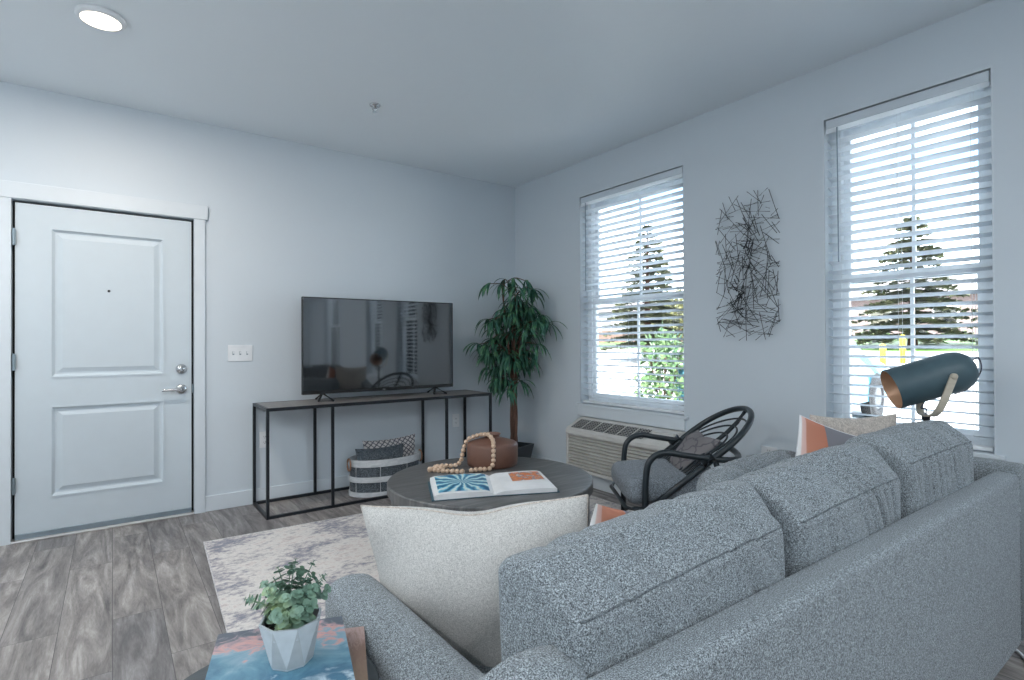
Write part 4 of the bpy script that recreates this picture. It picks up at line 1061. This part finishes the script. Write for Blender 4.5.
# ---------------------------------------------------------------- outside
def ext():
    ra = random.Random(3)
    g, nt, b = newmat('outdoor_ground'); n = N(nt, 'ShaderNodeTexNoise', Scale=1.5, Detail=6); nt.links.new(coords(nt), n.inputs['Vector'])
    r = ramp(nt, [(.35, (.46, .45, .44)), (.65, (.60, .585, .57))]); nt.links.new(n.outputs['Fac'], r.inputs['Fac']); nt.links.new(r.outputs['Color'], b.inputs['Base Color']); b.inputs['Roughness'].default_value = .9
    def strip(name, xs, zs, mat, y0=-30, y1=60):
        bm = bmesh.new(); A_ = [bm.verts.new((x, y0, z)) for x, z in zip(xs, zs)]; B_ = [bm.verts.new((x, y1, z)) for x, z in zip(xs, zs)]
        for k in range(len(xs) - 1): bm.faces.new((A_[k], A_[k + 1], B_[k + 1], B_[k]))
        o = obj(name, bm, mat); o['kind'] = 'structure'; return o
    strip('ground', [E + .2, 12, 19, 21], [-.06, -.06, .75, .86], g)
    lawn = leafmat('lawn_grass', (.05, .11, .025), (.10, .18, .04)); strip('ground', [21, 27], [.86, 1.22], lawn)
    strip('ground', [27, 90], [1.22, 1.3], g)
    concrete = plain('kerb', (.6, .58, .55), .9); o = obj('ground', B(((5.2, -20, -.06), (6.4, 60, -.03))), concrete); o['kind'] = 'structure'
    # conifers
    def conifer(x, y, z, h, rad, label, seed):
        rr = random.Random(seed); t = thing('conifer_tree', label, 'tree', (x, y, z)); obj('trunk', Lt([(.16, 0), (.02, h)], (x, y, z), seg=10), M['bark'], t, True)
        bm = bmesh.new(); tiers = 17
        for k in range(tiers):
            f_ = k / (tiers - 1); zz = z + h * (.10 + .87 * f_); R_ = rad * (1 - f_) ** .85 + .10; nb = int(13 - 6 * f_)
            for j in range(nb):
                a = 2 * PI * (j + rr.random()) / nb; d = Vector((math.cos(a), math.sin(a), .0)); L_ = R_ * rr.uniform(.75, 1.12); s = d.cross(Vector((0, 0, 1)))
                base = Vector((x, y, zz))
                for m in range(9):
                    fr = (m + .5) / 9; p = base + d * L_ * fr + Vector((0, 0, -.22 * L_ * fr ** 1.5 + .1 * fr)); wd = .34 * R_ * (1 - fr * .55) * .5 + .06
                    for sg in (1, -1):
                        for q in range(4):
                            e = p + s * sg * wd * rr.uniform(.6, 1.2) + d * rr.uniform(0, .14) + Vector((0, 0, rr.uniform(-.10, .08)))
                            vv = [bm.verts.new(p), bm.verts.new(p + d * .20 + Vector((0, 0, rr.uniform(-.06, .09)))), bm.verts.new(e)]
                            bm.faces.new(vv)
        obj('needles', bm, leafmat('conifer_needles', (.03, .045, .03), (.10, .11, .06), (.17, .16, .09)), t)
    def bush(x, y, z, rx_, ry_, rz_, label, seed, mat, nm='garden_bush', n=900, ls=.09):
        rr = random.Random(seed); t = thing(nm, label, 'bush', (x, y, z)); bm = bmesh.new()
        for k in range(n):
            a, c_ = rr.uniform(0, 2 * PI), rr.uniform(-.2, 1); q = rr.uniform(.55, 1) * (1 + .18 * noise.noise(Vector((a * 1.2, c_ * 2, seed)))); s_ = math.sqrt(max(0, 1 - c_ * c_))
            p = Vector((x + rx_ * s_ * math.cos(a) * q, y + ry_ * s_ * math.sin(a) * q, z + rz_ * .2 + rz_ * .8 * c_ * q))
            u = Vector((rr.gauss(0, 1), rr.gauss(0, 1), rr.gauss(0, 1))).normalized() * ls; v = u.cross(Vector((rr.gauss(0, 1), rr.gauss(0, 1), rr.gauss(0, 1)))).normalized() * ls * .5
            bm.faces.new([bm.verts.new(p + u), bm.verts.new(p + v), bm.verts.new(p - u), bm.verts.new(p - v)])
        obj('foliage', bm, mat, t)
        bm = bmesh.new()
        for k in range(5): tube(bm, [(x, y, z), (x + rx_ * .5 * math.cos(k * 1.3), y + ry_ * .5 * math.sin(k * 1.3), z + rz_ * .7)], .02, seg=5)
        obj('stems', bm, M['bark'], t)
    def ray(u, depth): return Vector((.592, .806, 0)) * depth + Vector((.806, -.592, 0)) * ((u - 512) / 543.3 * depth)
    p = ray(913, 19.5); conifer(p.x, p.y, .95, 4.7, 2.1, 'conifer tree seen through the right window', 1)
    p = ray(648, 21); conifer(p.x, p.y, .7, 5.0, 1.7, 'conifer tree seen through the left window', 2)
    yel = leafmat('yellow_green_leaves', (.10, .11, .04), (.20, .19, .08)); grn = leafmat('green_leaves', (.03, .08, .025), (.09, .16, .06), (.18, .23, .1))
    p = ray(676, 29); bush(p.x, p.y, 1.1, 1.7, 1.7, 3.0, 'yellow-green tree beyond the left window', 7, yel, 'leafy_tree', 1600, .16)
    p = ray(664, 8.0); bush(p.x, p.y, -.06, .42, .42, 1.45, 'light green leafy shrub close outside the left window', 8, grn, 'leafy_shrub', 1000, .06)
    for i, (u, dpt, w_, h_, lb) in enumerate(((874, 25, .8, .75, 'round green hedge bush behind the lawn, left of the conifer'), (915, 25, .8, .65, 'low green hedge bush behind the lawn, under the conifer'), (955, 25.5, .8, .6, 'low green hedge bush behind the lawn, right of the conifer'))):
        p = ray(u, dpt); bush(p.x, p.y, 1.05, w_, w_, h_, lb, 10 + i, grn, n=700)
    # buildings
    def building(name, label, x0, x1, y0, y1, z0, wall_h, roof_h, wm, rm):
        t = thing(name, label, 'building', ((x0 + x1) / 2, (y0 + y1) / 2, z0))
        obj('walls', B(((x0, y0, z0), (x1, y1, z0 + wall_h))), wm, t)
        bm = bmesh.new(); o_ = .4; ym, xm = None, (x0 + x1) / 2; zt = z0 + wall_h
        v = [bm.verts.new(q) for q in ((x0 - o_, y0 - o_, zt), (x1 + o_, y0 - o_, zt), (x1 + o_, y1 + o_, zt), (x0 - o_, y1 + o_, zt), (xm, y0 + 1.5, zt + roof_h), (xm, y1 - 1.5, zt + roof_h))]
        for f_ in ((0, 1, 4), (1, 2, 5, 4), (2, 3, 5), (3, 0, 4, 5), (0, 3, 2, 1)): bm.faces.new([v[k] for k in f_])
        obj('roof', bm, rm, t)
        k = y0 + 1.2
        while k < y1 - 1.6:
            wf = obj('window', B(((x0 - .05, k, z0 + wall_h * .35), (x0 - .01, k + 1.1, z0 + wall_h * .8))), M['white'], t)
            obj('pane', B(((x0 - .07, k + .08, z0 + wall_h * .35 + .08), (x0 - .05, k + 1.02, z0 + wall_h * .8 - .08))), M['screen'], wf); k += 2.9
    brick = plain('brown_siding', (.15, .095, .08), .85, nscale=3); roofm = plain('weathered_roof', (.18, .165, .17), .9)
    tanw = plain('mauve_brown_siding', (.17, .13, .125), .85, nscale=2)
    building('brick_building', 'low brown building beyond the lawn outside the right window', 34, 41, 4.5, 15.5, 1.1, 2.4, 1.5, tanw, roofm)
    building('grey_house', 'pale grey house far beyond the fence outside the left window', 30, 38, 27, 45, .9, 2.6, 1.2, plain('grey_siding', (.25, .26, .28), .8), roofm)
    t = thing('wooden_fence', 'brown board fence outside the left window', 'fence', (25, 26, 1.0)); obj('boards', B(((27.2, 19.5, 1.1), (27.3, 40, 2.0))), brick, t)
    bm = bmesh.new(); y = 19.5
    for k in range(9): box(bm, (27.05, 19.5 + k * 2.5, 1.1), (27.2, 19.62 + k * 2.5, 2.05))
    obj('posts', bm, brick, t)
    # bollards
    yl = plain('yellow_paint', (.85, .60, .02), .5)
    for u, dpt, lb in ((883, 13.5, 'yellow bollard nearer the parked car'), (903, 15.0, 'yellow bollard farther from the parked car')):
        p = ray(u, dpt); zg = -.06 + .81 * max(0, min(1, (p.x - 12) / 7)); t = thing('bollard', lb, 'bollard', (p.x, p.y, zg)); t['group'] = 'yellow bollards in the parking lot'
        obj('post', Lt([(.07, 0), (.07, .72), (.055, .77), (.0, .79)], (p.x, p.y, zg), seg=20, cap1=False), yl, t, True)
    # parked cars
    def car(org, ang, label, paint):
        t = thing('car', label, 'car', org); R_ = Matrix.Rotation(ang, 3, 'Z'); o3 = Vector(org)
        P = lambda x, y, z: o3 + R_ @ Vector((x, y, z))
        prof = [(-2.2, .32), (-2.25, .62), (-2.15, .86), (-1.95, .95), (-1.45, 1.42), (-.3, 1.50), (.55, 1.42), (1.15, 1.02), (1.95, .88), (2.22, .70), (2.28, .45), (2.2, .28)]
        prof = [(x * .82 if x < 0 else x, z) for x, z in prof]
        bm = bmesh.new(); rings = []
        for y, sc in ((-.86, .96), (-.80, 1), (.80, 1), (.86, .96)):
            row = []
            for x, z in prof:
                tin = max(0, (z - .9)) * .32; yy = y * (1 - tin)
                row.append(bm.verts.new(P(x * sc, yy, .28 + (z - .28) * (1 if abs(y) < .84 else .96))))
            rings.append(row)
        n_ = len(prof)
        for A_, B_ in zip(rings, rings[1:]):
            for k in range(n_): bm.faces.new((A_[k], A_[(k + 1) % n_], B_[(k + 1) % n_], B_[k]))
        bm.faces.new(rings[0][::-1]); bm.faces.new(rings[-1]); obj('car_body', bm, paint, t)
        for s in (-1, 1):
            bm = bmesh.new(); yy = .873; g_ = [(-1.43, 1.0), (-1.07, 1.36), (-.29, 1.43), (.48, 1.36), (.98, 1.02)]
            bm.faces.new([bm.verts.new(P(x, s * (yy * (1 - max(0, z - .9) * .32) + .0), z)) for x, z in g_]); obj('side_window', bm, M['screen'], t)
            for xw in (-1.13, 1.42):
                ax = R_ @ Vector((0, s, 0)); c_ = P(xw, s * .70, .33)
                wo = obj('wheel', Lt([(.20, 0), (.33, .01), (.345, .05), (.345, .16), (.33, .19), (.22, .2), (.21, .17)], c_, axis=ax, seg=28), M['dark'], t, True)
                obj('hubcap', Lt([(.205, .175), (.19, .185), (.05, .195), (.0, .2)], c_, axis=ax, seg=20, cap1=False), plain('alloy_grey', (.10, .11, .12), .5), wo)
                obj('wheel_arch', Lt([(.40, .165), (.40, .172), (.36, .175)], c_, axis=ax, seg=28), M['dark'], t)
            obj('headlight', B(*[(P(2.08, s * .55, .66) - Vector((.10, .12, .07)), P(2.08, s * .55, .66) + Vector((.10, .12, .07)))]), M['white'], t)
        bm = bmesh.new(); bm.faces.new([bm.verts.new(q) for q in (P(1.14, -.78, 1.04), P(1.14, .78, 1.04), P(.575, .66, 1.425), P(.575, -.66, 1.425))]); obj('windscreen', bm, M['screen'], t)
    wh = ray(872, 8.9)
    blue = plain('blue_car_paint', (.10, .30, .42), .25, .3)
    # front wheel at the sighted point, nose pointing to the right of the view
    an = math.radians(5); c_ = wh.xy.to_3d() - Matrix.Rotation(an, 3, 'Z') @ Vector((1.42, -.8, 0)); car((c_.x, c_.y, -.06), an, 'blue car parked outside the right window', blue)
    red = plain('red_car_paint', (.55, .03, .03), .3, .1)
    car((5.6, -9.6, -.06), 1.5, 'red car parked outside, out of view, reflected in the television', red)
ext()

# ---------------------------------------------------------------- light
w = bpy.data.worlds.new('sky'); bpy.context.scene.world = w; w.use_nodes = True; nt = w.node_tree
bg = nt.nodes['Background']; bg.inputs['Strength'].default_value = 1.0
sky = N(nt, 'ShaderNodeTexSky', sky_type='HOSEK_WILKIE') if False else N(nt, 'ShaderNodeTexSky', sky_type='NISHITA')
sky.sun_disc = False; sky.sun_elevation = math.radians(48); sky.sun_rotation = math.radians(250); sky.dust_density = 1.5; sky.ozone_density = 1.2
# thin bright cloud over the blue sky
tc = nt.nodes.new('ShaderNodeTexCoord'); mp = nt.nodes.new('ShaderNodeMapping'); mp.inputs['Scale'].default_value = (1.6, 1.6, 4); nt.links.new(tc.outputs['Generated'], mp.inputs['Vector'])
n1 = N(nt, 'ShaderNodeTexNoise', Scale=1.8, Detail=6, Roughness=.6); nt.links.new(mp.outputs['Vector'], n1.inputs['Vector'])
r1 = ramp(nt, [(.40, (0, 0, 0)), (.58, (1, 1, 1))]); nt.links.new(n1.outputs['Fac'], r1.inputs['Fac'])
sc = N(nt, 'ShaderNodeVectorMath', operation='SCALE'); sc.inputs['Scale'].default_value = .13; nt.links.new(sky.outputs['Color'], sc.inputs[0])
mx = N(nt, 'ShaderNodeMix', data_type='RGBA'); nt.links.new(r1.outputs['Color'], mx.inputs['Factor']); nt.links.new(sc.outputs[0], mx.inputs[6]); mx.inputs[7].default_value = (1.32, 1.38, 1.45, 1)
mul = N(nt, 'ShaderNodeVectorMath', operation='SCALE'); mul.inputs['Scale'].default_value = 4.2; nt.links.new(mx.outputs[2], mul.inputs[0])
nt.links.new(mul.outputs[0], bg.inputs['Color'])
sl = bpy.data.lights.new('sun', 'SUN'); sl.energy = 15; sl.angle = math.radians(1); sl.color = (1, .95, .88)
so = bpy.data.objects.new('sun', sl); C.objects.link(so)
so.rotation_euler = Vector((.62, .25, -.74)).to_track_quat('-Z', 'Y').to_euler()
for y0, y1 in WIN:
    l = bpy.data.lights.new('window_portal', 'AREA'); l.shape = 'RECTANGLE'; l.size = ZH - ZS; l.size_y = y1 - y0; l.cycles.is_portal = True
    o = bpy.data.objects.new('window_portal', l); C.objects.link(o); o.location = (E + WT + .01, (y0 + y1) / 2, (ZS + ZH) / 2)
    o.rotation_euler = Vector((-1, 0, 0)).to_track_quat('-Z', 'Y').to_euler()

# ---------------------------------------------------------------- camera
cd = bpy.data.cameras.new('camera'); cam = bpy.data.objects.new('camera', cd); C.objects.link(cam)
cd.sensor_width = 36; cd.lens = 36 * 543.32 / 1024; cd.clip_start = .02; cd.clip_end = 300
yaw, pit, rol = math.radians(53.679), math.radians(.365), math.radians(-.254)
F = Vector((math.cos(yaw) * math.cos(pit), math.sin(yaw) * math.cos(pit), math.sin(pit))); R0 = Vector((math.sin(yaw), -math.cos(yaw), 0)); U0 = R0.cross(F)
Rr = R0 * math.cos(rol) + U0 * math.sin(rol); Ur = -R0 * math.sin(rol) + U0 * math.cos(rol)
m3 = Matrix((Rr, Ur, -F)).transposed(); cam.matrix_world = Matrix.Translation(CAM) @ m3.to_4x4()
sc_ = bpy.context.scene; sc_.camera = cam
sc_.view_settings.view_transform = 'Standard'; sc_.view_settings.look = 'None'; sc_.view_settings.gamma = 1; sc_.view_settings.exposure = 0.40; sc_.view_settings.use_curve_mapping = False
cy = sc_.cycles; cy.max_bounces = 10; cy.diffuse_bounces = 6; cy.transparent_max_bounces = 16; cy.sample_clamp_indirect = 4; cy.caustics_reflective = False; cy.caustics_refractive = False
cy.use_denoising = True
try: cy.denoiser = 'OPENIMAGEDENOISE'
except Exception: pass
